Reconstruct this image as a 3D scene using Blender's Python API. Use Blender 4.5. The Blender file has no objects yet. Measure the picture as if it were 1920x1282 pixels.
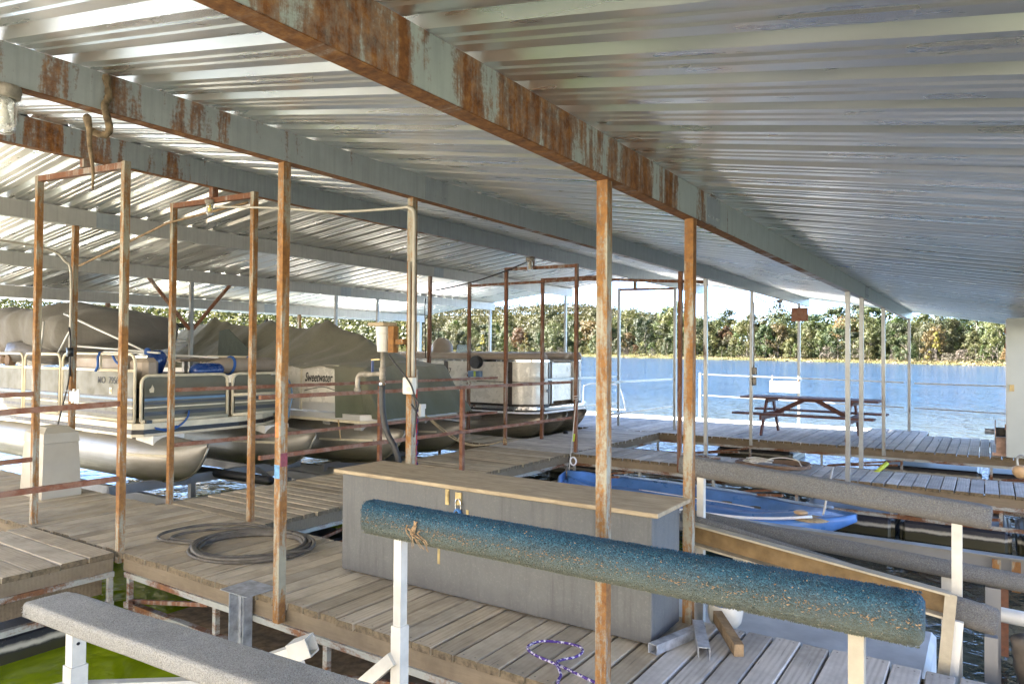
import bpy, math, random
from mathutils import Vector, Matrix, noise
S = bpy.context.scene
COL = S.collection
RND = random.Random(7)
rad = math.radians

# ---------------------------------------------------------------- camera, world, sun, exposure
cd = bpy.data.cameras.new('camera'); cam = bpy.data.objects.new('camera', cd); COL.objects.link(cam)
cd.sensor_width = 36; cd.lens = 25.05; cd.clip_start = .05; cd.clip_end = 6000
yaw, pitch, roll = rad(33.761), rad(.869), rad(.436)
fw = Vector((-math.sin(yaw)*math.cos(pitch), math.cos(yaw)*math.cos(pitch), math.sin(pitch)))
rt0 = Vector((math.cos(yaw), math.sin(yaw), 0)); up0 = rt0.cross(fw)
rt = rt0*math.cos(roll)+up0*math.sin(roll); up = up0*math.cos(roll)-rt0*math.sin(roll)
cam.matrix_world = Matrix(((rt.x,up.x,-fw.x,0),(rt.y,up.y,-fw.y,0),(rt.z,up.z,-fw.z,1.6),(0,0,0,1)))
S.camera = cam

SUN_EL, SUN_AZ = rad(36), rad(-103)        # azimuth measured from +Y towards +X
W = bpy.data.worlds.new('World'); S.world = W; W.use_nodes = True
wn = W.node_tree; bg = wn.nodes['Background']
sky = wn.nodes.new('ShaderNodeTexSky'); sky.sky_type = 'NISHITA'; sky.sun_disc = False
sky.sun_elevation = SUN_EL; sky.sun_rotation = SUN_AZ; sky.air_density = .4; sky.dust_density = .0; sky.ozone_density = 1.0
wn.links.new(sky.outputs[0], bg.inputs['Color']); bg.inputs['Strength'].default_value = .05
sd = bpy.data.lights.new('sun', 'SUN'); sun = bpy.data.objects.new('sun', sd); COL.objects.link(sun)
sd.energy = 5.0; sd.angle = rad(.5); sd.color = (1, .95, .87)
sdir = Vector((math.sin(SUN_AZ)*math.cos(SUN_EL), math.cos(SUN_AZ)*math.cos(SUN_EL), math.sin(SUN_EL)))
sun.rotation_euler = (-sdir).to_track_quat('-Z', 'Y').to_euler()
S.view_settings.view_transform = 'Standard'; S.view_settings.look = 'None'
S.view_settings.exposure = 4.7; S.view_settings.gamma = 1
S.render.engine = 'CYCLES'
S.cycles.use_denoising = True
S.cycles.max_bounces = 8; S.cycles.diffuse_bounces = 5; S.cycles.glossy_bounces = 4; S.cycles.transmission_bounces = 6
S.cycles.transparent_max_bounces = 8; S.cycles.caustics_reflective = True; S.cycles.sample_clamp_indirect = 6

# ---------------------------------------------------------------- node helpers
class NT:
    def __init__(s, name, rough=.6, metal=0., color=(.5,.5,.5)):
        s.m = bpy.data.materials.new(name); s.m.use_nodes = True
        s.t = s.m.node_tree; s.p = s.t.nodes['Principled BSDF']
        s.set('Roughness', rough); s.set('Metallic', metal); s.set('Base Color', color)
    def set(s, k, v):
        i = s.p.inputs[k]
        if isinstance(v, bpy.types.NodeSocket): s.t.links.new(v, i)
        elif isinstance(v, tuple): i.default_value = (*v, 1) if len(v) == 3 else v
        else: i.default_value = v
        return s
    def n(s, ty, **kw):
        nd = s.t.nodes.new(ty)
        for k, v in kw.items(): setattr(nd, k, v)
        return nd
    def inp(s, nd, k, v):
        i = nd.inputs[k]
        if isinstance(v, bpy.types.NodeSocket): s.t.links.new(v, i)
        elif isinstance(v, tuple) and i.type == 'RGBA' and len(v) == 3: i.default_value = (*v, 1)
        else: i.default_value = v
    def coord(s, k='Object', scale=(1,1,1), rnd=0.):
        v = s.n('ShaderNodeNewGeometry').outputs['Position'] if k == 'World' else s.n('ShaderNodeTexCoord').outputs[k]
        mp = s.n('ShaderNodeMapping'); s.inp(mp, 'Vector', v); mp.inputs['Scale'].default_value = scale
        if rnd:
            oi = s.n('ShaderNodeObjectInfo'); ml = s.n('ShaderNodeVectorMath', operation='SCALE')
            s.inp(ml, 0, (rnd, rnd*.73, rnd*1.31)); s.inp(ml, 'Scale', oi.outputs['Random'])
            s.t.links.new(ml.outputs[0], mp.inputs['Location'])
        return mp.outputs[0]
    def noise(s, v, scale=5, detail=4, rough=.55, dist=0.):
        nd = s.n('ShaderNodeTexNoise'); s.inp(nd, 'Vector', v)
        for k, x in (('Scale', scale), ('Detail', detail), ('Roughness', rough), ('Distortion', dist)): nd.inputs[k].default_value = x
        return nd.outputs['Fac']
    def wave(s, v, scale=2, dist=4, detail=2, dscale=1, dirn='Y'):
        nd = s.n('ShaderNodeTexWave', bands_direction=dirn); s.inp(nd, 'Vector', v)
        for k, x in (('Scale', scale), ('Distortion', dist), ('Detail', detail), ('Detail Scale', dscale)): nd.inputs[k].default_value = x
        return nd.outputs['Fac']
    def vor(s, v, scale=5, out='Distance', feature='F1'):
        nd = s.n('ShaderNodeTexVoronoi', feature=feature); s.inp(nd, 'Vector', v); nd.inputs['Scale'].default_value = scale
        return nd.outputs[out]
    def ramp(s, f, *st):
        nd = s.n('ShaderNodeValToRGB'); s.inp(nd, 'Fac', f); e = nd.color_ramp.elements
        while len(e) < len(st): e.new(.5)
        for el, (p, c) in zip(e, st):
            el.position = p; el.color = (c, c, c, 1) if isinstance(c, (int, float)) else (*c, 1)
        return nd.outputs['Color']
    def mix(s, f, a, b, mode='MIX'):
        nd = s.n('ShaderNodeMix', data_type='RGBA', blend_type=mode)
        s.inp(nd, 0, f); s.inp(nd, 6, a); s.inp(nd, 7, b); return nd.outputs[2]
    def math(s, op, a, b=0., clamp=False):
        nd = s.n('ShaderNodeMath', operation=op, use_clamp=clamp); s.inp(nd, 0, a); s.inp(nd, 1, b); return nd.outputs[0]
    def mr(s, v, a, b, c=0., d=1.):
        nd = s.n('ShaderNodeMapRange'); s.inp(nd, 0, v)
        for i, x in enumerate((a, b, c, d)): nd.inputs[i+1].default_value = x
        return nd.outputs[0]
    def xyz(s, v):
        nd = s.n('ShaderNodeSeparateXYZ'); s.inp(nd, 0, v); return nd.outputs
    def rnd(s): return s.n('ShaderNodeObjectInfo').outputs['Random']
    def bump(s, h, strength=.5, dist=.01):
        nd = s.n('ShaderNodeBump'); s.inp(nd, 'Height', h); nd.inputs['Strength'].default_value = strength; nd.inputs['Distance'].default_value = dist
        s.t.links.new(nd.outputs[0], s.p.inputs['Normal']); return s

MAT = {}
def plain(name, color, rough=.6, metal=0., var=.12, scale=8, bump=.15):
    t = NT(name, rough, metal); c = t.coord('Object', rnd=3)
    f = t.noise(c, scale, 5, .6)
    dark = tuple(x*(1-var*2) for x in color); lite = tuple(min(1, x*(1+var)) for x in color)
    t.set('Base Color', t.ramp(f, (.3, dark), (.7, lite)))
    t.set('Roughness', t.mr(t.noise(c, scale*2.3, 3), .3, .7, max(.03, rough-.12), min(1, rough+.12)))
    if bump: t.bump(t.noise(c, scale*6, 3), bump, .004)
    MAT[name] = t.m; return t

def m_planks(name, light, dark, grey, wq=.14):
    t = NT(name, .85); c = t.coord('Object', (1, 1, 1), rnd=37.)
    st = t.n('ShaderNodeMapping'); t.inp(st, 'Vector', c); st.inputs['Scale'].default_value = (.9, 11, 11)
    g = t.noise(st.outputs[0], 4.5, 6, .7, .6)
    wv = t.n('ShaderNodeMapping'); t.inp(wv, 'Vector', c); wv.inputs['Scale'].default_value = (.35, 5, 2)
    w = t.wave(wv.outputs[0], 2.2, 6.5, 2.5, .8, 'Y')
    blot = t.noise(c, 3.2, 5, .65)
    col = t.ramp(t.math('ADD', t.math('MULTIPLY', g, 1-wq), t.math('MULTIPLY', w, wq)), (.26, dark), (.46, tuple(.62*a+.38*b for a, b in zip(light, dark))), (.68, light))
    col = t.mix(t.mr(t.rnd(), 0, 1, .05, .62), col, grey, 'MIX')
    col = t.mix(t.ramp(blot, (.42, 0.), (.68, .7)), col, tuple(x*.48 for x in light))
    vs = t.n('ShaderNodeHueSaturation'); t.inp(vs, 'Color', col)
    rr = t.math('FRACT', t.math('MULTIPLY', t.rnd(), 17.3)); t.inp(vs, 'Value', t.mr(rr, 0, 1, .78, 1.16))
    # nail heads over the two stringers and splits along the grain
    o = t.xyz(t.coord('Object'))
    crack = t.n('ShaderNodeMapping'); t.inp(crack, 'Vector', c); crack.inputs['Scale'].default_value = (1.0, 26, 8)
    ck = t.ramp(t.noise(crack.outputs[0], 2.0, 3, .5, .3), (.0, 1.), (.27, 1.), (.315, 0.))
    fin = t.mix(t.math('MULTIPLY', ck, .75), vs.outputs[0], (.035, .026, .02))
    t.set('Base Color', fin)
    t.bump(t.math('SUBTRACT', t.math('MULTIPLY', g, .8), ck), .4, .003)
    MAT[name] = t.m
m_planks('planks', (.50, .415, .295), (.275, .22, .145), (.49, .445, .36))
m_planks('planks_skylit', (.55, .525, .49), (.29, .27, .245), (.58, .565, .55), .24)  # paler copy of the boards with bluish skylight put into the wood colour
m_planks('stringer_wood', (.25, .19, .12), (.10, .075, .045), (.20, .165, .12))

def m_rust(name, base, rust=(.23, .075, .018), rust2=(.11, .035, .012), lo=.46, hi=.60, sc=(9, 9, 2.2), rough=.55, metal=.0, vary=.12, coord='Object'):
    t = NT(name, rough); c = t.coord(coord, rnd=0 if coord == 'World' else 23.)
    sm = t.n('ShaderNodeMapping'); t.inp(sm, 'Vector', c); sm.inputs['Scale'].default_value = sc
    a = t.noise(sm.outputs[0], 1., 6, .68, .25); f = t.noise(c, 60, 4, .7); big = t.noise(c, 1.3, 2)
    k = t.math('ADD', t.math('ADD', a, t.math('MULTIPLY', t.math('SUBTRACT', f, .5), .30)), t.math('MULTIPLY', t.math('SUBTRACT', big, .5), vary*3))
    mask = t.ramp(k, (lo, 0.), (hi, 1.))
    bcol = t.mix(t.noise(c, 14, 4), tuple(x*.78 for x in base), tuple(min(1, x*1.15) for x in base))
    rcol = t.ramp(t.noise(c, 30, 5, .7), (.30, rust2), (.62, rust), (.8, tuple(x*1.55 for x in rust)))
    t.set('Base Color', t.mix(mask, bcol, rcol))
    t.set('Metallic', t.math('MULTIPLY', t.math('SUBTRACT', 1., mask), metal))
    t.set('Roughness', t.mr(mask, 0, 1, rough-.08, .9))
    t.bump(t.math('ADD', t.math('MULTIPLY', mask, .6), t.math('MULTIPLY', f, .4)), .5, .003)
    MAT[name] = t.m
m_rust('post_rusty', (.28, .275, .215), (.265, .13, .038), (.14, .06, .022), .38, .52, (14, 14, 2.6))
m_rust('post_brown', (.30, .27, .23), (.20, .085, .04), (.12, .05, .028), .30, .50, (14, 14, 2.0))
m_rust('post_galv', (.30, .315, .315), (.20, .09, .035), (.12, .05, .02), .60, .74, (14, 14, 2.2), .42, .35)
m_rust('rail_rust', (.25, .13, .08), (.22, .085, .045), (.13, .05, .03), .40, .60, (3, 9, 9))
m_rust('frame_steel', (.34, .35, .33), (.20, .09, .04), (.10, .045, .025), .47, .60, (2.2, 2.2, 7))
m_rust('plate_rust', (.22, .10, .05), (.25, .10, .05), (.10, .045, .03), .3, .6, (12, 12, 12))

def m_beam(name, seed, y0, y1, base, top):
    """steel purlin: broad vertical rust runs that die out along Y between y0 and y1"""
    t = NT(name, .45); p = t.coord('World'); o = t.xyz(p)
    mp = t.n('ShaderNodeMapping'); t.inp(mp, 'Vector', p); mp.inputs['Location'].default_value = (seed, seed*1.7, 0); mp.inputs['Scale'].default_value = (.0, 5.2, .55)
    a = t.noise(mp.outputs[0], 1., 5, .6, .35)
    mq = t.n('ShaderNodeMapping'); t.inp(mq, 'Vector', p); mq.inputs['Location'].default_value = (seed, seed, 0); mq.inputs['Scale'].default_value = (0, 19, 3.2)
    b = t.noise(mq.outputs[0], 1., 6, .7, .3); f = t.noise(p, 55, 4, .7)
    fade = t.mr(o['Y'], y0, y1, 1., 0.)
    k = t.math('ADD', t.math('MULTIPLY', a, .70), t.math('ADD', t.math('MULTIPLY', b, .30), t.math('MULTIPLY', t.math('SUBTRACT', f, .5), .16)))
    k = t.math('SUBTRACT', k, t.math('MULTIPLY', t.math('SUBTRACT', 1., fade), .22))
    mask = t.ramp(k, (top-.02, 0.), (top+.03, .75), (top+.10, 1.))
    bcol = t.mix(t.noise(p, 7, 5, .65), tuple(x*.74 for x in base), tuple(x*1.12 for x in base))
    sm = t.n('ShaderNodeMapping'); t.inp(sm, 'Vector', p); sm.inputs['Scale'].default_value = (1, 22, 1.2)
    bcol = t.mix(t.ramp(t.noise(sm.outputs[0], 1.5, 4), (.45, 0.), (.75, .5)), bcol, tuple(x*.62 for x in base))
    rcol = t.ramp(t.noise(p, 19, 6, .72), (.30, (.07, .024, .009)), (.52, (.19, .075, .02)), (.72, (.34, .16, .045)))
    t.set('Base Color', t.mix(mask, bcol, rcol)); t.set('Roughness', t.mr(mask, 0, 1, .42, .92))
    t.set('Metallic', t.math('MULTIPLY', t.math('SUBTRACT', 1., mask), .25))
    t.bump(t.math('ADD', t.math('MULTIPLY', mask, .7), t.math('MULTIPLY', f, .3)), .4, .003)
    MAT[name] = t.m
m_beam('beam_heavy', 3.1, 3.8, 6.6, (.42, .475, .45), .475)
m_beam('beam_mid', 11.7, 2.2, 5.5, (.38, .42, .43), .52)
m_beam('beam_ridge', 23.4, 3.8, 5.2, (.34, .38, .40), .495)
m_beam('beam_light', 41.9, 2.5, 3.5, (.44, .44, .41), .57)
m_beam('flange_rust', 57.3, 4.4, 9.0, (.30, .24, .20), .36)

t = NT('roof_metal', .3, 1.); c = t.coord('World'); q = t.n('ShaderNodeMapping'); t.inp(q, 'Vector', c); q.inputs['Scale'].default_value = (.35, 3, 3)
t.set('Base Color', t.mix(t.noise(q.outputs[0], 2.5, 5, .6), (.70, .695, .68), (.88, .88, .87)))
t.set('Roughness', t.mr(t.noise(q.outputs[0], 2.5, 3), .3, .7, .25, .36)); t.set('Metallic', .9); MAT['roof_metal'] = t.m

def m_carpet(name, cols, dirt, nap=240):
    t = NT(name, .97); c = t.coord('Object', rnd=5); nap = nap if 'blue' == name[7:] else 300
    v = t.vor(c, nap, 'Color'); vx = t.xyz(v); d = t.vor(c, nap)
    big = t.noise(c, 5, 4, .6); fine = t.noise(c, 420, 3, .8)
    col = t.ramp(t.math('ADD', t.math('MULTIPLY', vx['X'], .5), t.math('MULTIPLY', fine, .5)), *cols)
    z = t.xyz(t.coord('Object'))['Z']
    col = t.mix(t.math('MULTIPLY', t.mr(t.math('ADD', z, t.math('MULTIPLY', t.math('SUBTRACT', big, .5), .05)), dirt[1], dirt[2]), .8), col, dirt[0])
    col = t.mix(t.ramp(vx['Y'], (.975, 0.), (.99, .8)), col, (.40, .35, .26))
    col = t.mix(t.ramp(big, (.5, 0.), (.8, dirt[3] if len(dirt) > 3 else .35)), col, (.22, .2, .16))
    t.set('Base Color', col)
    t.bump(t.math('ADD', t.math('SUBTRACT', 1., d), fine), 1., .006); MAT[name] = t.m
    return t
m_carpet('carpet_blue', ((.18, (.006, .028, .05)), (.5, (.018, .088, .155)), (.82, (.06, .20, .30))), ((.19, .19, .12), .055, -.07, .25))
m_carpet('carpet_grey', ((.15, (.20, .19, .165)), (.5, (.46, .445, .40)), (.85, (.66, .64, .58))), ((.30, .27, .21), .0, -.2))
m_carpet('carpet_bluegrey', ((.12, (.10, .105, .11)), (.5, (.19, .195, .20)), (.88, (.30, .305, .315))), ((.20, .17, .13), -.01, -.06))

t = NT('box_paint', .62); c = t.coord('Object'); 
f = t.noise(c, 3, 6, .7); g = t.noise(c, 70, 4, .8)
col = t.mix(f, (.078, .083, .085), (.135, .138, .137)); col = t.mix(t.ramp(g, (.52, 0.), (.78, .4)), col, (.25, .245, .22))
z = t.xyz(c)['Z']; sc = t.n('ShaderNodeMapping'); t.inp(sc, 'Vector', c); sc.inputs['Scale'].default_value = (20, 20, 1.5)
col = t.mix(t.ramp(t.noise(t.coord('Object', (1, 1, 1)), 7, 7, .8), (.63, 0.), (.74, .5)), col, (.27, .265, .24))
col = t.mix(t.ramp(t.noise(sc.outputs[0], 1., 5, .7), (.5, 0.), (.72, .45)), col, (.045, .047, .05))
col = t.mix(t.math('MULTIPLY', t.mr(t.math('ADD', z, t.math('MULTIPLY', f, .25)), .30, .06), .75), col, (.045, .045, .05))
t.set('Base Color', col); t.bump(t.math('ADD', g, f), .25, .003); MAT['box_paint'] = t.m

t = NT('plywood', .75); c = t.coord('Object', (1.5, 10, 10))
col = t.ramp(t.noise(c, 3, 6, .65, .5), (.3, (.27, .21, .13)), (.7, (.46, .375, .25)))
col = t.mix(t.ramp(t.noise(t.coord('Object'), 6, 6, .7), (.5, 0.), (.72, .55)), col, (.17, .135, .095))
t.set('Base Color', col); t.bump(t.noise(c, 8, 4), .25, .003); MAT['plywood'] = t.m

def m_alu(name, col, tan, rough=.34, metal=.85):
    t = NT(name, rough, metal); c = t.coord('Object', (.5, 2, 2), rnd=9); z = t.xyz(t.coord('World'))['Z']
    f = t.noise(c, 3, 5, .6); st = t.n('ShaderNodeMapping'); t.inp(st, 'Vector', c); st.inputs['Scale'].default_value = (1, 3, 60)
    k = t.mix(f, tuple(x*.8 for x in col), col)
    k = t.mix(t.math('MULTIPLY', t.mr(t.math('ADD', z, t.math('MULTIPLY', f, .22)), .38, .02), .9), k, tan)
    k = t.mix(t.ramp(t.noise(t.coord('Object', rnd=4), 2.2, 6, .7), (.52, 0.), (.75, .45)), k, tan)
    t.set('Base Color', k); t.set('Roughness', t.mr(t.noise(st.outputs[0], 2, 4), .3, .7, rough-.1, rough+.16)); t.set('Metallic', t.mr(f, .3, .8, metal, metal*.6))
    t.bump(t.noise(c, 1.6, 2), .15, .03); MAT[name] = t.m
m_alu('pontoon_alu', (.33, .315, .285), (.15, .13, .075), .44, .75)
m_alu('pontoon_bronze', (.30, .265, .22), (.21, .185, .11), .3, .75)
m_alu('alu_frame', (.66, .66, .64), (.46, .44, .40), .42, .7)

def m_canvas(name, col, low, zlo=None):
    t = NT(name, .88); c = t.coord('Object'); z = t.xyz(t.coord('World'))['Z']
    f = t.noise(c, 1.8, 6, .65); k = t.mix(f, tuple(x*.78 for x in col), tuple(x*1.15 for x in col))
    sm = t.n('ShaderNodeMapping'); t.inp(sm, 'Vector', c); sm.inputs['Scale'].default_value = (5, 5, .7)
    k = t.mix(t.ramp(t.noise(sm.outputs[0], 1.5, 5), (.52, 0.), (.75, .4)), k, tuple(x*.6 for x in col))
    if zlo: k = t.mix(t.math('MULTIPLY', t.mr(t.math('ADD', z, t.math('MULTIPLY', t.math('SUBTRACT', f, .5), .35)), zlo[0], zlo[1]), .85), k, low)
    wv = t.n('ShaderNodeTexWave'); t.inp(wv, 'Vector', c); wv.inputs['Scale'].default_value = 140
    t.set('Base Color', k); t.set('Sheen Weight', .15); t.bump(t.math('ADD', t.noise(c, 5, 4, .6, .8), t.math('MULTIPLY', wv.outputs[1], .02)), .5, .03); MAT[name] = t.m
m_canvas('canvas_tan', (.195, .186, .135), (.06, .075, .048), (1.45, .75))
m_canvas('canvas_grey', (.145, .135, .118), (.1, .1, .08))
m_canvas('canvas_green', (.05, .065, .05), (.05, .06, .05))

t = NT('float_black', .38); c = t.coord('Object', rnd=5); z = t.xyz(t.coord('World'))['Z']; f = t.noise(c, 6, 5, .65)
k = t.math('ADD', z, t.math('MULTIPLY', t.math('SUBTRACT', f, .5), .05))
col = t.mix(f, (.012, .013, .019), (.03, .032, .045))
col = t.mix(t.ramp(t.noise(c, 90, 3), (.66, 0.), (.74, .7)), col, (.2, .2, .19))
band = t.math('MULTIPLY', t.mr(k, -.555, -.535), t.mr(k, -.495, -.52))
col = t.mix(band, col, (.42, .40, .34)); col = t.mix(t.mr(k, -.54, -.57), col, (.03, .028, .012))
t.set('Base Color', col); t.bump(f, .2, .01); MAT['float_black'] = t.m

t = NT('water', .04); p = t.coord('World'); o = t.xyz(p)
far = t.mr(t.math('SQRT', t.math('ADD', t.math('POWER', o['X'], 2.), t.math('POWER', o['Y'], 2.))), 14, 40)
pm = t.n('ShaderNodeMapping'); t.inp(pm, 'Vector', p); pm.inputs['Scale'].default_value = (1, 1.0, 1); pm.inputs['Rotation'].default_value = (0, 0, .5)
n1 = t.noise(pm.outputs[0], 1.1, 3, .55, .3); n2 = t.noise(pm.outputs[0], 4.2, 3, .6, .4); n0 = t.noise(pm.outputs[0], .12, 2)
h = t.math('ADD', t.math('MULTIPLY', n1, .7), t.math('MULTIPLY', n2, .30))
h = t.math('MULTIPLY', h, t.mr(far, 0, 1, .07, 1.25)); h = t.math('MULTIPLY', h, t.mr(n0, .3, .7, .6, 1.1))
t.bump(h, 1., .85)
west = t.mr(t.math('ADD', o['X'], t.math('MULTIPLY', t.noise(p, .8, 4), 2.)), -1.6, -3.0)
west = t.math('MULTIPLY', t.math('MULTIPLY', west, t.mr(t.math('ADD', o['Y'], t.math('MULTIPLY', t.noise(p, 1.3, 3), .8)), .4, .9)), t.math('MULTIPLY', t.mr(o['X'], -10.6, -9.4), t.mr(o['Y'], 10.4, 9.8)))
alg = t.ramp(t.noise(p, .9, 6, .7, .8), (.30, (.06, .10, .003)), (.5, (.17, .235, .004)), (.7, (.27, .35, .015)))
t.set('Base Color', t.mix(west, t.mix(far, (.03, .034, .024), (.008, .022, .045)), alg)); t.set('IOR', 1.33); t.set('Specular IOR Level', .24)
t.set('Roughness', t.mr(far, 0, 1, .04, .08)); MAT['water'] = t.m

plain('cream', (.62, .56, .42), .42, 0, .08); plain('white_paint', (.72, .71, .67), .5, 0, .07)
plain('olive', (.125, .12, .085), .55, 0, .08, 3, 0); plain('ivory', (.66, .635, .57), .30, .1, .06, 3, 0); plain('black', (.014, .014, .016), .4, 0, .1)
plain('brown_trim', (.045, .036, .03), .35, .2); plain('stripe_blue', (.10, .19, .32), .4, 0, .05); plain('stripe_dark', (.03, .03, .035), .4, 0, .05)
plain('vinyl_taupe', (.30, .245, .19), .5, 0, .08, 5); plain('vinyl_dark', (.10, .09, .08), .5, 0, .1, 5); plain('fender_blue', (.015, .05, .20), .25, 0, .1, 4, 0)
plain('strap_blue', (.02, .09, .32), .7); plain('pedestal', (.37, .335, .265), .55, 0, .05, 3); plain('chrome', (.7, .7, .7), .18, 1., .05)
plain('redwood', (.105, .043, .036), .7, 0, .22, 9, .4); plain('rope_tan', (.42, .31, .17), .9, 0, .2, 30, .5); plain('rope_white', (.62, .60, .55), .9, 0, .1, 30, .5)
plain('cable_grey', (.115, .105, .09), .65, .1, .25, 12, .3); plain('hose_brown', (.20, .13, .085), .7, 0, .2, 10); plain('hose_black', (.02, .02, .021), .5)
plain('pipe_galv', (.33, .30, .25), .6, .3, .25, 14, .5); plain('pvc', (.60, .585, .53), .45, 0, .08, 6); plain('valve_blue', (.03, .05, .16), .5); plain('brass', (.42, .33, .16), .45, .5, .2, 14)
plain('pole_red', (.30, .025, .03), .45, 0, .15); plain('hull_blue', (.085, .22, .55), .36, 0, .16, 2.5, .12); plain('hull_pale', (.30, .42, .62), .4, 0, .15, 3); plain('white_trim', (.75, .77, .82), .35, 0, .05)
plain('wall_paint', (.47, .50, .46), .65, 0, .05, 1.2, .1); plain('copper_pink', (.50, .33, .26), .5, .3, .2, 14); plain('tan_plastic', (.60, .40, .22), .5); plain('platform', (.60, .60, .60), .6, 0, .12, 3, .3)
plain('lift_white', (.60, .58, .52), .5, .1, .10, 7, .3); plain('lift_tan', (.40, .355, .265), .6, .1, .14, 7, .4); plain('lift_grey', (.235, .235, .235), .5, .2, .08, 2, .1); plain('web_brown', (.19, .125, .055), .8, 0, .2, 9, .4)
plain('galv_plain', (.42, .45, .50), .45, .45, .22, 16, .3); plain('wood_raw', (.26, .18, .10), .85, 0, .25, 14, .5); plain('label_blue', (.10, .30, .55), .5, 0, .3, 40); plain('label_red', (.20, .03, .04), .5, 0, .2, 30)
plain('orange', (.65, .16, .03), .6, 0, .2, 30); plain('padlock_blue', (.03, .15, .40), .35); plain('ink', (.012, .012, .012), .5, 0, 0, 3, 0); plain('ink_grey', (.09, .085, .075), .5, 0, 0, 3, 0); plain('sign_white', (.85, .85, .83), .5, 0, .02, 3, 0)
plain('purple', (.055, .03, .16), .8, 0, .2, 20); plain('old_rope', (.20, .145, .085), .95, 0, .35, 24, .8); plain('litter', (.33, .225, .125), .9, 0, .35, 60, 0); plain('bulb_yellow', (.75, .60, .05), .3, 0, .05, 3, 0); plain('yellow_green', (.45, .55, .05), .5)
t = NT('jar_glass', .16, 0, (.93, .95, .93)); t.set('Transmission Weight', .85); t.set('IOR', 1.2); f = t.noise(t.coord('Object'), 30, 4); t.set('Roughness', t.mr(f, .3, .7, .05, .45)); MAT['jar_glass'] = t.m
t = NT('windscreen', .1, 0, (.5, .55, .55)); t.set('Transmission Weight', .7); t.set('IOR', 1.1); MAT['windscreen'] = t.m

t = NT('rope_braid', .85); c = t.coord('Object'); v = t.vor(c, 95, 'Color'); t.set('Base Color', t.mix(t.ramp(t.xyz(v)['X'], (.62, 0.), (.66, 1.)), (.06, .028, .19), (.55, .52, .60))); t.bump(t.vor(c, 95), .6, .004); MAT['rope_braid'] = t.m

def m_leaf(name, cols):
    t = NT(name, .6); c = t.coord('Object', rnd=40); f = t.noise(c, .38, 3, .55); g = t.noise(c, 2.5, 2)
    k = t.ramp(t.math('ADD', t.math('MULTIPLY', f, .85), t.math('MULTIPLY', g, .15)), *cols)
    hs = t.n('ShaderNodeHueSaturation'); t.inp(hs, 'Color', k); t.inp(hs, 'Hue', t.mr(t.rnd(), 0, 1, .465, .525)); t.inp(hs, 'Value', t.mr(t.math('FRACT', t.math('MULTIPLY', t.rnd(), 7.7)), 0, 1, .6, 1.5))
    t.set('Base Color', hs.outputs[0]); t.set('Specular IOR Level', .2)
    tr = t.n('ShaderNodeBsdfTranslucent'); t.inp(tr, 'Color', hs.outputs[0]); mx = t.n('ShaderNodeMixShader'); mx.inputs[0].default_value = .3
    out = t.t.nodes['Material Output']; t.t.links.new(t.p.outputs[0], mx.inputs[1]); t.t.links.new(tr.outputs[0], mx.inputs[2]); t.t.links.new(mx.outputs[0], out.inputs[0])
    MAT[name] = t.m
m_leaf('leaf_dark', ((.3, (0.007, 0.013, 0.004)), (.5, (0.014, 0.023, 0.007)), (.72, (0.031, 0.035, 0.010))))
m_leaf('leaf_olive', ((.3, (0.014, 0.020, 0.006)), (.5, (0.031, 0.035, 0.009)), (.72, (0.056, 0.051, 0.014))))
m_leaf('leaf_green', ((.3, (0.011, 0.020, 0.004)), (.5, (0.026, 0.039, 0.008)), (.72, (0.051, 0.060, 0.013))))
m_leaf('leaf_rust', ((.3, (0.026, 0.023, 0.008)), (.5, (0.056, 0.035, 0.010)), (.72, (0.078, 0.051, 0.017))))
m_leaf('leaf_yellow', ((.3, (0.049, 0.043, 0.004)), (.5, (0.095, 0.070, 0.008)), (.72, (0.136, 0.103, 0.017))))
m_leaf('leaf_grey', ((.3, (0.029, 0.025, 0.019)), (.5, (0.054, 0.045, 0.033)), (.72, (0.078, 0.068, 0.049))))
m_leaf('brush', ((.3, (.028, .026, .013)), (.5, (.05, .042, .018)), (.72, (.075, .06, .026))))
plain('plank_pale', (.4, .36, .3), .9); plain('plank_end', (.17, .13, .08), .95, 0, .3, 30, .6); plain('ladder_alu', (.30, .30, .30), .4, .5); plain('conduit_pvc', (.40, .375, .31), .5, 0, .1); plain('bounce_bank_tan', (.55, .49, .40), .95, 0, .15, .6, .3); plain('bark', (.115, .095, .075), .9, 0, .25, 6, .6); plain('bank_soil', (.115, .092, .058), .95, 0, .2, .4, .3); plain('forest_floor', (.05, .05, .022), .95, 0, .3, .2, .3)
for k_ in ('forest_floor', 'bank_soil', 'bounce_bank_tan'): MAT[k_].node_tree.nodes['Principled BSDF'].inputs['Specular IOR Level'].default_value = 0
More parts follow.
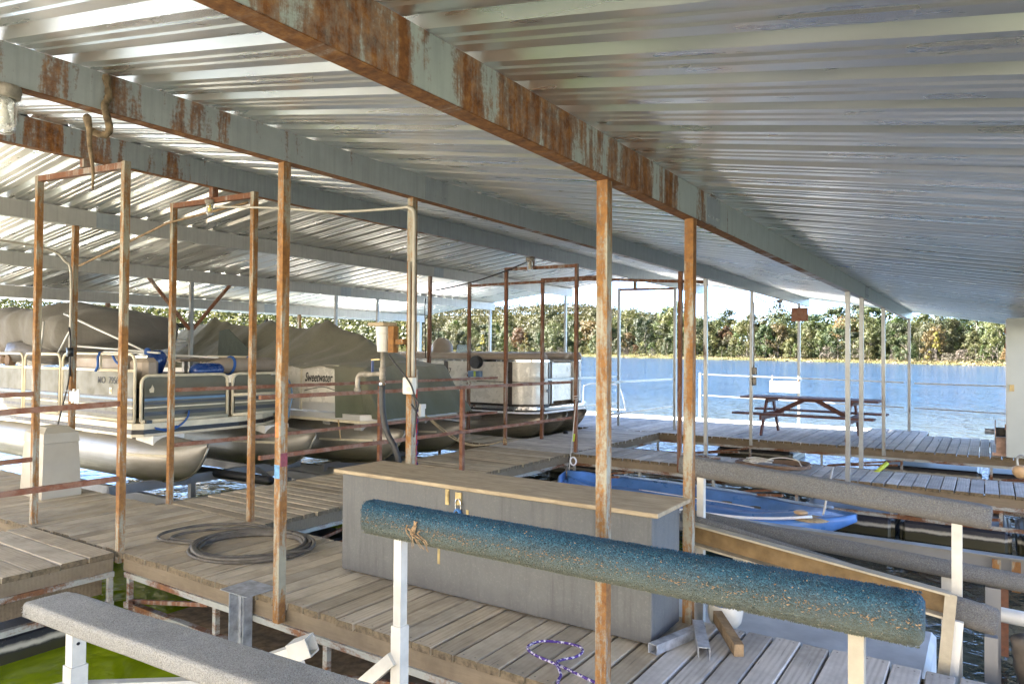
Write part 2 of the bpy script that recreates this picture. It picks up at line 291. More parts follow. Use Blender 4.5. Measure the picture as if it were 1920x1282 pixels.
# ---------------------------------------------------------------- mesh helpers
class MB:
    def __init__(s): s.v = []; s.f = []; s.smooth = False
    def add(s, vs, fs):
        n = len(s.v); s.v += [tuple(v) for v in vs]; s.f += [tuple(i+n for i in f) for f in fs]; return s
    def box(s, x0, x1, y0, y1, z0, z1):
        return s.add([(x, y, z) for x in (x0, x1) for y in (y0, y1) for z in (z0, z1)],
                     [(0,1,3,2),(4,6,7,5),(0,4,5,1),(2,3,7,6),(0,2,6,4),(1,5,7,3)])
    def cbox(s, x0, x1, y0, y1, z0, z1, c=.01):
        """box with all edges chamfered"""
        X, Y, Z = (x0, x1), (y0, y1), (z0, z1); vs = []; idx = {}
        for i in (0, 1):
            for j in (0, 1):
                for k in (0, 1):
                    sx, sy, sz = (1-2*i)*c, (1-2*j)*c, (1-2*k)*c
                    for a in range(3):
                        p = [X[i]+sx, Y[j]+sy, Z[k]+sz]; p[a] = (X[i], Y[j], Z[k])[a]
                        idx[i, j, k, a] = len(vs); vs.append(p)
        fs = []
        for a in range(3):
            b, d = [(1, 2), (2, 0), (0, 1)][a]
            for e in (0, 1):
                q = []
                for (u, w) in ((0, 0), (1, 0), (1, 1), (0, 1)):
                    key = [0, 0, 0]; key[a] = e; key[b] = u; key[d] = w; q.append(idx[(*key, a)])
                fs.append(tuple(q if e else q[::-1]))
        for a in range(3):
            b, d = [(1, 2), (2, 0), (0, 1)][a]
            for u in (0, 1):
                for w in (0, 1):
                    k0 = [0, 0, 0]; k0[b] = u; k0[d] = w; k1 = k0[:]; k1[a] = 1
                    fs.append((idx[(*k0, b)], idx[(*k1, b)], idx[(*k1, d)], idx[(*k0, d)]))
        for i in (0, 1):
            for j in (0, 1):
                for k in (0, 1): fs.append((idx[i,j,k,0], idx[i,j,k,1], idx[i,j,k,2]))
        return s.add(vs, fs)
    def bar(s, p, q, w=.05, h=None, up=(0, 0, 1)):
        p, q = Vector(p), Vector(q); d = (q-p).normalized(); u = Vector(up)
        if abs(d.dot(u)) > .98: u = Vector((0, 1, 0))
        a = d.cross(u).normalized(); b = a.cross(d); h = h or w; vs = []
        for e in (p, q):
            for (m, n) in ((-1, -1), (1, -1), (1, 1), (-1, 1)): vs.append(e+a*(m*w/2)+b*(n*h/2))
        return s.add(vs, [(0,1,2,3),(7,6,5,4),(0,4,5,1),(1,5,6,2),(2,6,7,3),(3,7,4,0)])
    def tube(s, pts, r=.02, n=8, cap=True, closed=False):
        pts = [Vector(p) for p in pts]; m = len(pts); rs = r if isinstance(r, (list, tuple)) else [r]*m
        ref = None; vs = []
        for i, p in enumerate(pts):
            if closed: d = pts[(i+1) % m]-pts[i-1]
            else: d = pts[min(i+1, m-1)]-pts[max(i-1, 0)]
            d = d.normalized() if d.length > 1e-9 else Vector((0, 0, 1))
            if ref is None: ref = Vector((0, 0, 1)) if abs(d.z) < .9 else Vector((1, 0, 0))
            a = d.cross(ref)
            a = a.normalized() if a.length > 1e-6 else d.orthogonal().normalized()
            b = a.cross(d).normalized(); ref = b
            for k in range(n):
                t = 2*math.pi*k/n; vs.append(p+a*(math.cos(t)*rs[i])+b*(math.sin(t)*rs[i]))
        fs = []
        for i in range(m if closed else m-1):
            j = (i+1) % m
            for k in range(n):
                l = (k+1) % n; fs.append((i*n+k, i*n+l, j*n+l, j*n+k))
        if cap and not closed: fs += [tuple(range(n))[::-1], tuple((m-1)*n+k for k in range(n))]
        return s.add(vs, fs)
    def lathe(s, prof, c=(0, 0, 0), n=16, axis='z'):
        vs = []
        for (r, h) in prof:
            for k in range(n):
                t = 2*math.pi*k/n; a, b = r*math.cos(t), r*math.sin(t)
                v = (a, b, h) if axis == 'z' else ((h, a, b) if axis == 'x' else (b, h, a))
                vs.append((v[0]+c[0], v[1]+c[1], v[2]+c[2]))
        fs = [(i*n+k, i*n+(k+1) % n, (i+1)*n+(k+1) % n, (i+1)*n+k) for i in range(len(prof)-1) for k in range(n)]
        fs += [tuple(range(n))[::-1], tuple((len(prof)-1)*n+k for k in range(n))]
        return s.add(vs, fs)
    def prism(s, poly, p0, ax, u, w):
        """polygon in (u,w) extruded along vector ax from p0"""
        p0, ax, u, w = Vector(p0), Vector(ax), Vector(u), Vector(w); n = len(poly)
        vs = [p0+u*a+w*b for a, b in poly]; vs += [v+ax for v in vs]
        return s.add(vs, [tuple(range(n))[::-1], tuple(range(n, 2*n))]+[(i, (i+1) % n, n+(i+1) % n, n+i) for i in range(n)])
    def mesh(s, name, mat=None, off=None):
        me = bpy.data.meshes.new(name)
        o = off or (0, 0, 0)
        me.from_pydata([(a-o[0], b-o[1], c-o[2]) for a, b, c in s.v], [], s.f)
        if mat: me.materials.append(MAT[mat])
        if s.smooth: me.polygons.foreach_set('use_smooth', [True]*len(me.polygons))
        me.update(); return me
    def build(s, name, mat, parent=None, origin=None, smooth=False, label=None):
        s.smooth = s.smooth or smooth
        off = parent.get('_o') if parent is not None else origin
        o = bpy.data.objects.new(name, s.mesh(name, mat, off)); COL.objects.link(o)
        if parent is not None: o.parent = parent; o['_o'] = list(off)
        else: o.location = off or (0, 0, 0); o['_o'] = list(off or (0, 0, 0))
        if label: o['label'] = label
        return o

def tag(o, label, cat, group=None, kind=None):
    if label: o['label'] = label
    if cat: o['category'] = cat
    if group: o['group'] = group
    if kind: o['kind'] = kind
    return o
def thing(name, label, cat, loc=(0, 0, 0), group=None):
    o = bpy.data.objects.new(name, None); COL.objects.link(o); o.empty_display_size = .1
    o.location = loc; o['_o'] = list(loc); return tag(o, label, cat, group)
def link(name, me, parent=None, loc=(0, 0, 0), rot=(0, 0, 0), scale=(1, 1, 1)):
    """an object sharing mesh data; loc is relative to the parent"""
    o = bpy.data.objects.new(name, me); COL.objects.link(o); o.parent = parent
    o.location = loc; o.rotation_euler = rot; o.scale = scale; return o
def text(name, body, mat, parent, loc, size, rot, shear=0., bold=0., depth=.001):
    cu = bpy.data.curves.new(name, 'FONT'); cu.body = body; cu.size = size; cu.shear = shear; cu.offset = bold; cu.extrude = depth
    cu.align_x = 'CENTER'; cu.align_y = 'CENTER'
    tmp = bpy.data.objects.new(name, cu); me = bpy.data.meshes.new_from_object(tmp); bpy.data.objects.remove(tmp)
    me.materials.append(MAT[mat]); po = parent['_o']
    return link(name, me, parent, tuple(a-b for a, b in zip(loc, po)), rot)
def cat_curve(p, q, sag, n=12):
    p, q = Vector(p), Vector(q)
    return [p.lerp(q, i/(n-1))-Vector((0, 0, sag*4*(i/(n-1))*(1-i/(n-1)))) for i in range(n)]
def smooth_path(pts, k=6):
    """Catmull-Rom through pts"""
    P = [Vector(p) for p in pts]; P = [2*P[0]-P[1]]+P+[2*P[-1]-P[-2]]; out = []
    for i in range(1, len(P)-2):
        a, b, c, d = P[i-1:i+3]
        for j in range(k):
            t = j/k; out.append(.5*((2*b)+(c-a)*t+(2*a-5*b+4*c-d)*t*t+(3*b-a-3*c+d)*t**3))
    return out+[P[-2]]
# ================================================================ SETTING: lake, banks, sky is the world
def pol(px, D):
    a = yaw-math.atan((px-960)/1335.8); return (-math.sin(a)*D, math.cos(a)*D)
def wz(x, y): return -.66-.006*min(0, x)-0*y
m = MB(); R_ = 900
pts = [(-900, -60), (40, -60), (40, 420), (-900, 820)]
m.add([(x, y, wz(x, y)) for x, y in [(-900, -12), (0, -12), (0, 900), (-900, 900), (1200, -12), (1200, 900)]], [(0, 1, 2, 3), (1, 4, 5, 2)])
tag(m.build('lake_water', 'water'), 'rippled blue lake water, green and still between the docks', 'lake', kind='structure')
m = MB(); m.box(-900, 200, -100, 900, -4, -3.2); tag(m.build('lake_bed', 'bank_soil'), 'muddy lake bed under the water', 'lake bed', kind='structure')

SHORE = [(-900, 560), (-300, 560), (120, 540), (330, 500), (560, 470), (700, 430), (820, 385), (1000, 330), (1150, 292), (1290, 262), (1480, 236), (1700, 214), (1900, 200), (2200, 192), (2700, 188)]
def shore_at(px):
    for (a, d), (b, e) in zip(SHORE, SHORE[1:]):
        if a <= px <= b:
            t = (px-a)/(b-a); t2 = t; return d+(e-d)*t2
    return SHORE[-1][1]
def hill(px):
    """crest height of the ground far behind the shore"""
    h = 26
    if px < 620: h = 44+14*math.exp(-((px-330)/260)**2)
    elif px < 1330: h = 43-20*max(0, (px-1080)/250)
    else: h = 14
    return h
ROWS = [(0, -.25), (3, .5), (14, 1.1), (45, 3.2), (110, 7)]
def ground(px, back):
    D = shore_at(px)
    x, y = pol(px, D+back); zb = wz(*pol(px, D))
    for (b0, z0), (b1, z1) in zip(ROWS, ROWS[1:]):
        if b0 <= back <= b1: return x, y, zb+z0+(z1-z0)*(back-b0)/(b1-b0)
    t = min(1, (back-110)/330); return x, y, zb+7+(hill(px)-7)*t*t*(3-2*t)
m = MB(); pxs = [-900+i*60 for i in range(61)]; backs = [0, 3, 14, 45, 110, 190, 270, 350, 440, 600]; vs = []
for p in pxs:
    for b in backs: vs.append(ground(min(p, 2700), b))
n = len(backs); m.add(vs, [(i*n+j, (i+1)*n+j, (i+1)*n+j+1, i*n+j+1) for i in range(len(pxs)-1) for j in range(n-1)])
tag(m.build('far_bank', 'forest_floor', smooth=True), 'wooded far bank rising behind the lake', 'bank', kind='structure')
m = MB(); vs = []
for p in range(-300, 2720, 12):
    w = 5+3*noise.noise((p*.02, 0, 0)); 
    for b in (0, w): 
        x, y, z = ground(p, b); vs.append((x, y, z+.06+.12*noise.noise((p*.05, b, 3))))
k = len(vs)//2; m.add(vs, [(2*i, 2*i+2, 2*i+3, 2*i+1) for i in range(k-1)])
tag(m.build('shore_strip', 'bank_soil'), 'bare strip of tan soil along the far waterline', 'shore', kind='structure')

m = MB(); xs_ = [-90+6*i for i in range(31)]; ys_ = [-4.2, -5.5, -8, -12, -18, -28, -45, -80]; zs_ = [-1.2, -.4, 1.5, 4.5, 8.5, 12, 15, 20]  # unseen bank, added and steepened to bounce warm sunlight under the roof
for x in xs_:
    for y, z in zip(ys_, zs_): m.v.append((x, y+1.6*noise.noise((x*.08, y*.1, 1)), z+.25*noise.noise((x*.2, y*.2, 7))))
k = len(ys_); m.f += [(i*k+j, i*k+j+1, (i+1)*k+j+1, (i+1)*k+j) for i in range(len(xs_)-1) for j in range(k-1)]
tag(m.build('bounce_bank', 'bounce_bank_tan', smooth=True), 'unseen tan bank added behind the dock to bounce warm light', 'bank', kind='structure')
# ---- leaf cards
def card(m, p, s, r, out=None):
    d = Vector((r.gauss(0, 1), r.gauss(0, 1), r.gauss(0, .8)+.3)).normalized()
    if out is not None: d = (d*.5+out).normalized()
    if d.length < .1: d = Vector((0, 0, 1))
    d = d.normalized(); a = d.orthogonal().normalized(); a.rotate(Matrix.Rotation(r.random()*6.28, 3, d)); b = d.cross(a)
    s2 = s*r.uniform(.6, 1.3); a = a*s2*.5; b = b*s2*.38
    m.add([p-a-b*.3, p-b, p+a*.9, p+b], [(0, 1, 2, 3)])
def crown_mesh(name, seed, h, w, base, mat, ncl, per, s, cone=False):
    r = random.Random(seed); m = MB(); ph = r.random()*6
    for i in range(ncl):
        u = r.random()**.75; a = r.random()*6.283; zz = base+(h-base)*(.02+.96*r.random())
        t = (zz-base)/(h-base)
        prof = (1-t)**.8*.95+.08 if cone else math.sin(math.pi*min(1, .12+.88*t)**.85)**.55
        rr = w*.5*prof*(.45+.55*u)*(1+.22*math.sin(3*a+ph))
        c = Vector((math.cos(a)*rr, math.sin(a)*rr, zz)); cr = (.12 if cone else .17)*w*r.uniform(.65, 1.3)
        for j in range(per):
            d = Vector((r.gauss(0, 1), r.gauss(0, 1), r.gauss(0, .7))).normalized()*cr*r.random()**.3
            card(m, c+d, s, r, d.normalized()+Vector((c.x, c.y, 0)).normalized()*.35+Vector((0, 0, .25)))
    return m.mesh(name, mat)
def trunk_mesh(name, seed, h, r0, lean=.3):
    r = random.Random(seed); m = MB(); L = [(0, 0, -.5)]
    for i in range(1, 6): L.append((r.uniform(-lean, lean)*i*.3, r.uniform(-lean, lean)*i*.3, h*.72*i/5))
    m.tube(L, [r0*1.25, r0, r0*.85, r0*.65, r0*.45, r0*.2], 6)
    for i in range(5):
        a = r.random()*6.28; b = Vector(L[2+i % 3]); e = b+Vector((math.cos(a)*h*.22, math.sin(a)*h*.22, h*.22)); m.tube([b, b.lerp(e, .5)+Vector((0, 0, .3)), e], [r0*.42, r0*.28, r0*.1], 5)
    return m.mesh(name, 'bark')
TREES = {}
for i, (kind, mat, h, w, base, ncl, per, cone) in enumerate([
    ('dark', 'leaf_dark', 13, 10, .6, 34, 120, 0), ('dark2', 'leaf_dark', 11.5, 9, .6, 32, 115, 0), ('olive', 'leaf_olive', 13.5, 10, .8, 34, 120, 0), ('olive2', 'leaf_olive', 11, 9.5, .6, 32, 115, 0),
    ('green', 'leaf_green', 12, 9, .5, 32, 115, 0), ('rust', 'leaf_rust', 11, 9, .8, 30, 115, 0), ('yellow', 'leaf_yellow', 7.5, 3.8, .5, 24, 34, 1), ('greencone', 'leaf_green', 7.5, 4.2, .4, 24, 34, 1),
    ('greybush', 'leaf_grey', 4.2, 5.0, .2, 18, 32, 0), ('greenbush', 'leaf_olive', 4.5, 5.5, .2, 18, 36, 0)]):
    sz = .46 if h > 9 else .34
    TREES[kind] = (crown_mesh('crown', 100+i, h, w, base, mat, ncl, per, sz, cone), trunk_mesh('trunk', 200+i, h, .17 if h > 9 else .09))
TL = {'dark': ('oak_tree', 'dark green oak in the wood across the lake', 'tree'), 'olive': ('oak_tree', 'olive green broad tree in the wood across the lake', 'tree'),
      'green': ('broadleaf_tree', 'fresh green rounded tree in the wood across the lake', 'tree'), 'rust': ('broadleaf_tree', 'rust tinted autumn tree in the wood across the lake', 'tree'),
      'yellow': ('yellow_tree', 'narrow yellow autumn tree on the far shore line', 'tree'), 'greencone': ('cedar_tree', 'pointed green tree on the far shore line', 'tree'),
      'greybush': ('bush', 'grey leafless looking bush at the far waterline', 'bush'), 'greenbush': ('bush', 'low green bush at the far waterline', 'bush')}
MARK = [(0, 850, 'left of the ivory boat'), (850, 960, 'above the seats of the ivory boat'), (960, 1090, 'behind the brown portal frame'), (1090, 1160, 'behind the rusty post before the box'), (1160, 1270, 'seen inside the far grey portal'), (1270, 1330, 'behind the right hand rusted post'), (1330, 1425, 'left of the picnic table post'), (1425, 1500, 'above the blank white sign'), (1500, 1600, 'above the picnic table'), (1600, 1680, 'behind the pair of grey posts'), (1680, 1780, 'at the end of the long beam'), (1780, 4000, 'close to the shed door')]
GRP = {'dark': 'dark oaks across the lake', 'olive': 'olive trees across the lake', 'green': 'green trees across the lake', 'rust': 'rust trees across the lake', 'yellow': 'yellow trees on the far shore', 'greencone': 'pointed trees on the far shore', 'greybush': 'grey bushes at the far waterline', 'greenbush': 'green bushes at the far waterline'}
COLR = {'dark': 'dark green oak', 'olive': 'olive green tree', 'green': 'fresh green tree', 'rust': 'rust tinted tree', 'yellow': 'narrow yellow tree', 'greencone': 'pointed green tree', 'greybush': 'grey bush', 'greenbush': 'low green bush'}
def plant(kind, px, back, sc=1., label=None, row=None):
    r = RND; x, y, z = ground(px, back); key = kind.rstrip('2'); nm, lb, ct = TL[key]
    mk = next(m_ for a, b, m_ in MARK if a <= px < b)
    if row is None: lb = f"{COLR[key]} at the far waterline, {mk}"
    else: lb = f"{'short' if sc < .85 else 'tall' if sc > 1.1 else 'mid sized'} {COLR[key]} in the {('front', 'second', 'third', 'rear')[row]} row, {mk}"
    o = thing(nm, label or lb, ct, (x, y, z), None if label else GRP[key])
    o.rotation_euler = (0, 0, r.random()*6.28); s2 = sc*r.uniform(.9, 1.12); o.scale = (sc*r.uniform(.9, 1.1), sc*r.uniform(.9, 1.1), s2)
    link('crown', TREES[kind][0], o); link('trunk', TREES[kind][1], o); return o
KB = ['dark', 'dark2', 'olive', 'olive2', 'green', 'dark', 'olive', 'olive2', 'dark2', 'olive', 'green', 'rust']
for ri, (back, step, s0) in enumerate(((12, 31, .74), (24, 32, .92), (42, 36, 1.05), (66, 44, 1.15))):
    px = 775+RND.uniform(0, 30)
    while px < 1905:
        D = shore_at(px); k = D/230
        plant(RND.choice(KB), px, back*k*.9+RND.uniform(-4, 4), s0*RND.choice((.5, .72, .85, 1., 1.12, 1.32))*RND.uniform(.92, 1.08)*(1.02+.34*(k-1)), None, ri)
        px += step*RND.uniform(.75, 1.25)/max(.8, k**.6)
for px, b, kd, s in ((790, 9, 'yellow', 1.35), (905, 9, 'yellow', 1.2), (985, 9, 'yellow', 1.25), (838, 9, 'yellow', .8), (1010, 9, 'greencone', 1.2), (1045, 10, 'greencone', 1.15), (1755, 7, 'yellow', .95), (1480, 9, 'greencone', .7), (1870, 9, 'greenbush', 1.3)):
    plant(kd, px, b, s)
plant('olive2', 1268, 60, 1.75, 'tall lone oak rising above the treeline by the ridge post')
px = 800
while px < 1900:
    plant(RND.choice(['greybush', 'greenbush', 'greybush', 'greenbush', 'greencone']), px, RND.uniform(5, 10), RND.uniform(.5, .95)); px += RND.uniform(13, 30)
# far-off woods as masses
def wood_mass(name, label, p0, p1, b0, b1, n, s, mat, seed, hgt):
    r = random.Random(seed); m = MB()
    for i in range(n):
        px = r.uniform(p0, p1); b = b0+(b1-b0)*r.random(); x, y, z = ground(px, b); hh = hgt*r.uniform(.7, 1.1); ww = hh*.42
        for j in range(26):
            d = Vector((r.gauss(0, 1), r.gauss(0, 1), r.gauss(0, 1))).normalized()*r.random()**.35
            card(m, Vector((x+d.x*ww, y+d.y*ww, z+hh*.55+d.z*hh*.48)), s, r, d)
    tag(m.build(name, mat), label, 'wood', kind='stuff')
wood_mass('far_wood', 'hazy wooded hillside far behind the near treeline', 760, 1330, 130, 440, 2400, 1.5, 'leaf_olive', 5, 12)
wood_mass('far_wood', 'pale wooded hill across the lake seen between the covered boats', -60, 780, 6, 430, 2200, 2.4, 'leaf_olive', 6, 13)
wood_mass('far_wood', 'wood continuing deep behind the trees on the right', 1250, 2000, 75, 130, 420, 1.5, 'leaf_dark', 8, 12)
r = random.Random(3); m = MB()
for i in range(5000):
    px = r.uniform(790, 1910); b = r.random()**1.3*(9 if px > 1130 else 15); x, y, z = ground(px, b); hh = r.uniform(.15, 1.1)*(.5+.8*abs(noise.noise((px*.03, 0, 0))))
    card(m, Vector((x, y, z+hh*r.random())), .45, r)
tag(m.build('shore_brush', 'brush'), 'tan and orange brush along the far waterline', 'brush', kind='stuff')
# ================================================================ ROOF
RX, RZ, SR, SL = -6.45, 3.468, .1730, .114          # ridge line, its height, right and left slopes
def zr(x): return RZ-(x-RX)*SR if x > RX else RZ-(RX-x)*SL
roof = thing('boathouse_roof', 'large low gabled roof of ribbed galvanised steel over the boat slips', 'roof', (RX, 3, RZ))
PITCH = .3048
def sheet_mesh(x0, x1):
    prof = []
    for k in range(3):
        b = k*PITCH
        prof += [(b, 0), (b+.006, .0), (b+.044, .038), (b+.070, .038), (b+.108, 0)]
        for c0 in (.158, .226): prof += [(b+c0-.012, 0), (b+c0-.004, .006), (b+c0+.014, .006), (b+c0+.024, 0)]
    prof.append((3*PITCH+.012, 0.))
    m = MB(); n = len(prof); xs = (x0, x1)
    vs = [(x, y, zr(x)-RZ+z+.004) for x in xs for y, z in prof]
    m.add([(x-RX, y, z) for x, y, z in vs], [(i, i+1, n+i+1, n+i) for i in range(n-1)])
    return m.mesh('roof_panel', 'roof_metal')
XE, XW = .95, -14.95
rs, ls = sheet_mesh(RX+.0, XE), sheet_mesh(XW, RX)
for i in range(30):
    y = 18.95-(i+1)*3*PITCH
    if y < -.6: break
    link('roof_panel', rs, roof, (0, y-3, .0015*(i % 2)), (0, 0, 0))
for i in range(30):
    y = 15.7-(i+1)*3*PITCH
    if y < -2: break
    link('roof_panel', ls, roof, (0, y-3, .0015*(i % 2)), (0, 0, 0))
def purlin(x, y0, y1, web, flange, joints=()):
    zt = zr(x); h = .192 if x != RX else .235
    m = MB(); m.box(x+.032, x+.037, y0, y1, zt-h, zt-.004); o = m.build('purlin', web, roof)
    f = MB(); f.box(x-.040, x+.0315, y0, y1, zt-h-.003, zt-h+.003); f.box(x-.043, x-.0405, y0, y1, zt-h-.003, zt-h+.02)
    f.build('lower_flange', flange, o)
    f = MB(); f.box(x-.040, x+.0315, y0, y1, zt-.012, zt-.006); f.build('upper_flange', 'beam_light', o)
    for j in joints:
        f = MB(); f.box(x+.0375, x+.042, j, j+.28, zt-h+.005, zt-.013)
        for a in (0.05, .12, .2, .25):
            for b in (.05, .17): f.lathe([(.008, 0), (.008, .008)], (x+.042, j+a, zt-h+b), 6, 'x')
        f.build('splice_plate', 'beam_ridge', o)
m = MB(); m.prism([(-.28, -.025), (0, .062), (.28, .005), (.28, .008), (0, .066), (-.28, -.02)], (RX, -1.2, RZ+.0), (0, 16.9, 0), (1, 0, 0), (0, 0, 1)); m.build('added_ridge_cap', 'roof_metal', roof)  # unseen cap, added to stop sun flecks leaking through the ridge gap
purlin(-1.5, -.5, 18.95, 'beam_heavy', 'flange_rust', (4.35, 11.3))
purlin(-3.75, -.5, 18.95, 'beam_mid', 'flange_rust', (4.3, 10.2))
purlin(RX, -.5, 18.9, 'beam_ridge', 'flange_rust', (4.95, 10.7))
purlin(-8.7, -.5, 15.7, 'beam_light', 'beam_light', (4.2, 10.3))
purlin(-11.1, -.5, 15.7, 'beam_light', 'beam_light', (10.2,))
purlin(-13.55, -.5, 15.7, 'beam_light', 'beam_light', (10.2,))
purlin(.75, -.5, 18.95, 'beam_light', 'beam_light')

# ================================================================ POSTS
def post(x, y, mat, label, top=None, base=-.12, w=.055, name='roof_post', group='steel posts holding the boat house roof'):
    top = zr(x)-.197 if top is None else top
    m = MB(); m.box(-w/2, w/2, -w/2, w/2, base, top)
    o = m.build(name, mat, None, (x, y, 0)) if False else None
    me = m.mesh(name, mat); o = bpy.data.objects.new(name, me); COL.objects.link(o); o.location = (x, y, 0); o['_o'] = [x, y, 0]; o.rotation_euler = (RND.uniform(-.004, .004), RND.uniform(-.004, .004), RND.uniform(-.04, .04))
    return tag(o, label, 'post', group)
P = {}
P['a'] = post(-1.5, 3.03, 'post_rusty', 'rusty steel post in front of the grey storage box, crossing the blue bunk')
P['b'] = post(-1.5, 4.17, 'post_rusty', 'brown rusted post behind the right end of the storage box')
P['c'] = post(-3.75, 2.97, 'post_rusty', 'rusty post with red and blue stickers beside the cable coil')
P['d'] = post(-3.75, 4.2, 'post_rusty', 'post carrying the white conduit and outlet box behind the storage box')
P['e'] = post(-1.5, 10.02, 'post_galv', 'grey post at the near edge of the pale middle dock, left of the right pair')
P['f'] = post(-1.5, 11.16, 'post_galv', 'grey post at the back edge of the pale middle dock')
P['g'] = post(-1.5, 13.8, 'post_galv', 'slim grey post at the front edge of the far deck right of the picnic table')
P['h'] = post(-1.4, 17.3, 'post_galv', 'thin pale post on the lake edge of the far deck where the railing corners')
P['i'] = post(-3.75, 11.2, 'post_galv', 'grey post beside the brown coil on the middle dock')
P['j'] = post(-3.75, 10.03, 'post_brown', 'dark brown post just left of the rusted post behind the box')
P['k'] = post(-3.75, 13.8, 'post_galv', 'grey post at the left end of the picnic table with wiring boxes')
P['l'] = post(-3.65, 17.42, 'post_galv', 'thin pale post behind the picnic table with a square rusty plate')
P['m'] = post(-8.7, 3.98, 'post_rusty', 'rust streaked post rising behind the beige dock pedestal')
P['n'] = post(-8.68, 10.2, 'post_brown', 'brown post between the tan covered boat and the ivory pontoon boat')
P['o'] = post(-8.66, 11.4, 'post_brown', 'brown post with a dark reel on the ivory pontoon boat side')
P['p'] = post(-8.7, 15.4, 'post_galv', 'pale post at the far corner of the left roof by the lake')
P['q'] = post(-11.1, 6.93, 'post_galv', 'grey post with two slanting braces beyond the olive pontoon boat')
for s in (-1, 1):
    m = MB(); m.bar((-11.1, 6.93+s*.03, 1.95), (-11.1, 6.93+s*.75, zr(-11.1)-.16), .045, .045); m.build('brace', 'post_brown', P['q'])
P['r'] = post(-11.1, 10.1, 'post_galv', 'grey post rising behind the tan boat cover peak', w=.05)
P['s'] = post(-11.1, 11.3, 'post_galv', 'thin post behind the bucket fixture and tan cover', w=.05)
P['t'] = post(-11.1, 15.55, 'post_galv', 'pale sunlit post at the lake end of the second left beam', w=.06)
P['u'] = post(-13.55, 6.8, 'post_brown', 'rusty post behind the grey covered boat top', w=.06)
P['v'] = post(-13.55, 11.2, 'post_rusty', 'rusty post between the peaks of the tan boat cover', w=.06)
P['w'] = post(-13.55, 15.5, 'post_galv', 'white post at the lake end of the lowest left beam', w=.09)
P['c'].rotation_euler = (0, 0, 0)
# stickers and fittings on posts
def sticker(nm, x, y, z, dx, dz, mat, face, label):
    m = MB()
    if face == 'x': m.box(x, x+.002, y-dx/2, y+dx/2, z-dz/2, z+dz/2)
    else: m.box(x-dx/2, x+dx/2, y-.002, y, z-dz/2, z+dz/2)
    return tag(m.build(nm, mat, None, (x, y, z)), label, 'sticker')
s = sticker('sticker', -3.75+.0276, 2.97, .91, .053, .085, 'label_red', 'x', 'torn red and white number sticker on the rusty post')
m = MB(); m.box(-3.7222, -3.7212, 2.952, 2.995, .895, .945); m.build('white_patch', 'sign_white', s)
text('number', '15', 'ink', s, (-3.7209, 2.972, .92), .04, (math.pi/2, 0, math.pi/2), 0, .001, .0003)
sticker('sticker', -3.752, 2.97-.0276, .835, .05, .085, 'label_blue', 'y', 'faded light blue sticker low on the rusty post')
sticker('sticker', -3.758, 2.97-.0276, 1.10, .03, .09, 'orange', 'y', 'orange paint mark on the rusty post')
m = MB(); m.box(-3.80, -3.44, 17.36, 17.372, 2.38, 2.69); m.box(-3.66, -3.64, 17.372, 17.394, 2.42, 2.65)
tag(m.build('rust_plate', 'plate_rust', None, (-3.65, 17.37, 2.5)), 'square rusty metal plate fixed to the post behind the picnic table', 'plate')

def portal(y, xa, xb, mat, label, ha=3.15, hb=3.1, stub=True, mat2=None):
    t = thing('portal_frame', label, 'frame', ((xa+xb)/2, y, 0), 'portal frames under the ridge')
    for x, h in ((xa, ha), (xb, hb)):
        m = MB(); m.box(x-.026, x+.026, y-.026, y+.026, -.1, h); m.build('post', mat, t)
    m = MB(); m.bar((xa+.027, y, ha-.03), (xb-.027, y, hb-.03), .05, .05); m.build('crossbar', mat2 or 'post_brown', t)
    if stub:
        m = MB(); m.box(RX-.03, RX+.03, y-.03, y+.03, (ha+hb)/2, zr(RX)-.02); m.build('stub', 'post_brown', t)
    return t
portal(3.03, -7.3, -5.79, 'post_rusty', 'nearest rusty portal frame standing over the dock crossing at left', 3.2, 3.12)
portal(4.25, -7.15, -5.8, 'post_rusty', 'second rusty portal frame behind the cable coil', 3.15, 3.11)
portal(10.25, -6.98, -5.59, 'post_brown', 'brown portal frame at the middle dock crossing with a jar lamp', 3.08, 3.06)
portal(11.42, -6.95, -5.56, 'post_brown', 'brown portal frame just beyond the middle dock crossing', 3.0, 3.0, False)
portal(14.5, -6.83, -5.53, 'post_galv', 'grey portal frame at the far deck with open sky behind', 3.05, 3.02)
m = MB(); m.tube([(-8.62, 11.36, 2.93), (-6, 11.36, 2.93), (-3.8, 11.2, 2.76)], .025, 8)
tag(m.build('pipe', 'post_brown', None, (-6, 11.36, 2.93), True), 'long rusty pipe spanning across the walkway under the roof', 'pipe')

# ================================================================ RAILINGS
def railing(label, segs, posts=(), mat='rail_rust', w=.04, group='pipe railings along the walkways'):
    o0 = segs[0][0]; t = thing('railing', label, 'railing', (o0[0], o0[1], 0), group)
    for p, q in segs:
        m = MB(); m.bar(p, q, w, w); m.build('rail', mat, t)
    for x, y, z in posts:
        m = MB(); m.box(x-.025, x+.025, y-.025, y+.025, -.1, z); m.build('post', mat, t)
    return t
railing('rusty railing along the left side of the walkway in front of the boat bows', [((-7.15, 4.28, 1.18), (-7.15, 10.23, 1.16)), ((-7.15, 4.28, .60), (-7.15, 10.23, .56))], [(-7.15, 7.35, 1.12)])
railing('rusty railing along the right side of the walkway past the pipe stand', [((-5.72, 4.28, 1.16), (-5.66, 10.22, 1.13)), ((-5.72, 4.28, .59), (-5.66, 10.22, .55))], [(-5.72, 7.4, 1.13)])
railing('short rusty railing at the left frame edge nearest the camera', [((-5.79, 1.2, 1.13), (-5.79, 3.0, 1.17)), ((-5.79, 1.2, .58), (-5.79, 3.0, .57))])
railing('rusty railing stub behind the nearest portal frame at the left edge', [((-7.3, 1.2, 1.17), (-7.3, 3.0, 1.19)), ((-7.3, 1.2, .57), (-7.3, 3.0, .59))])
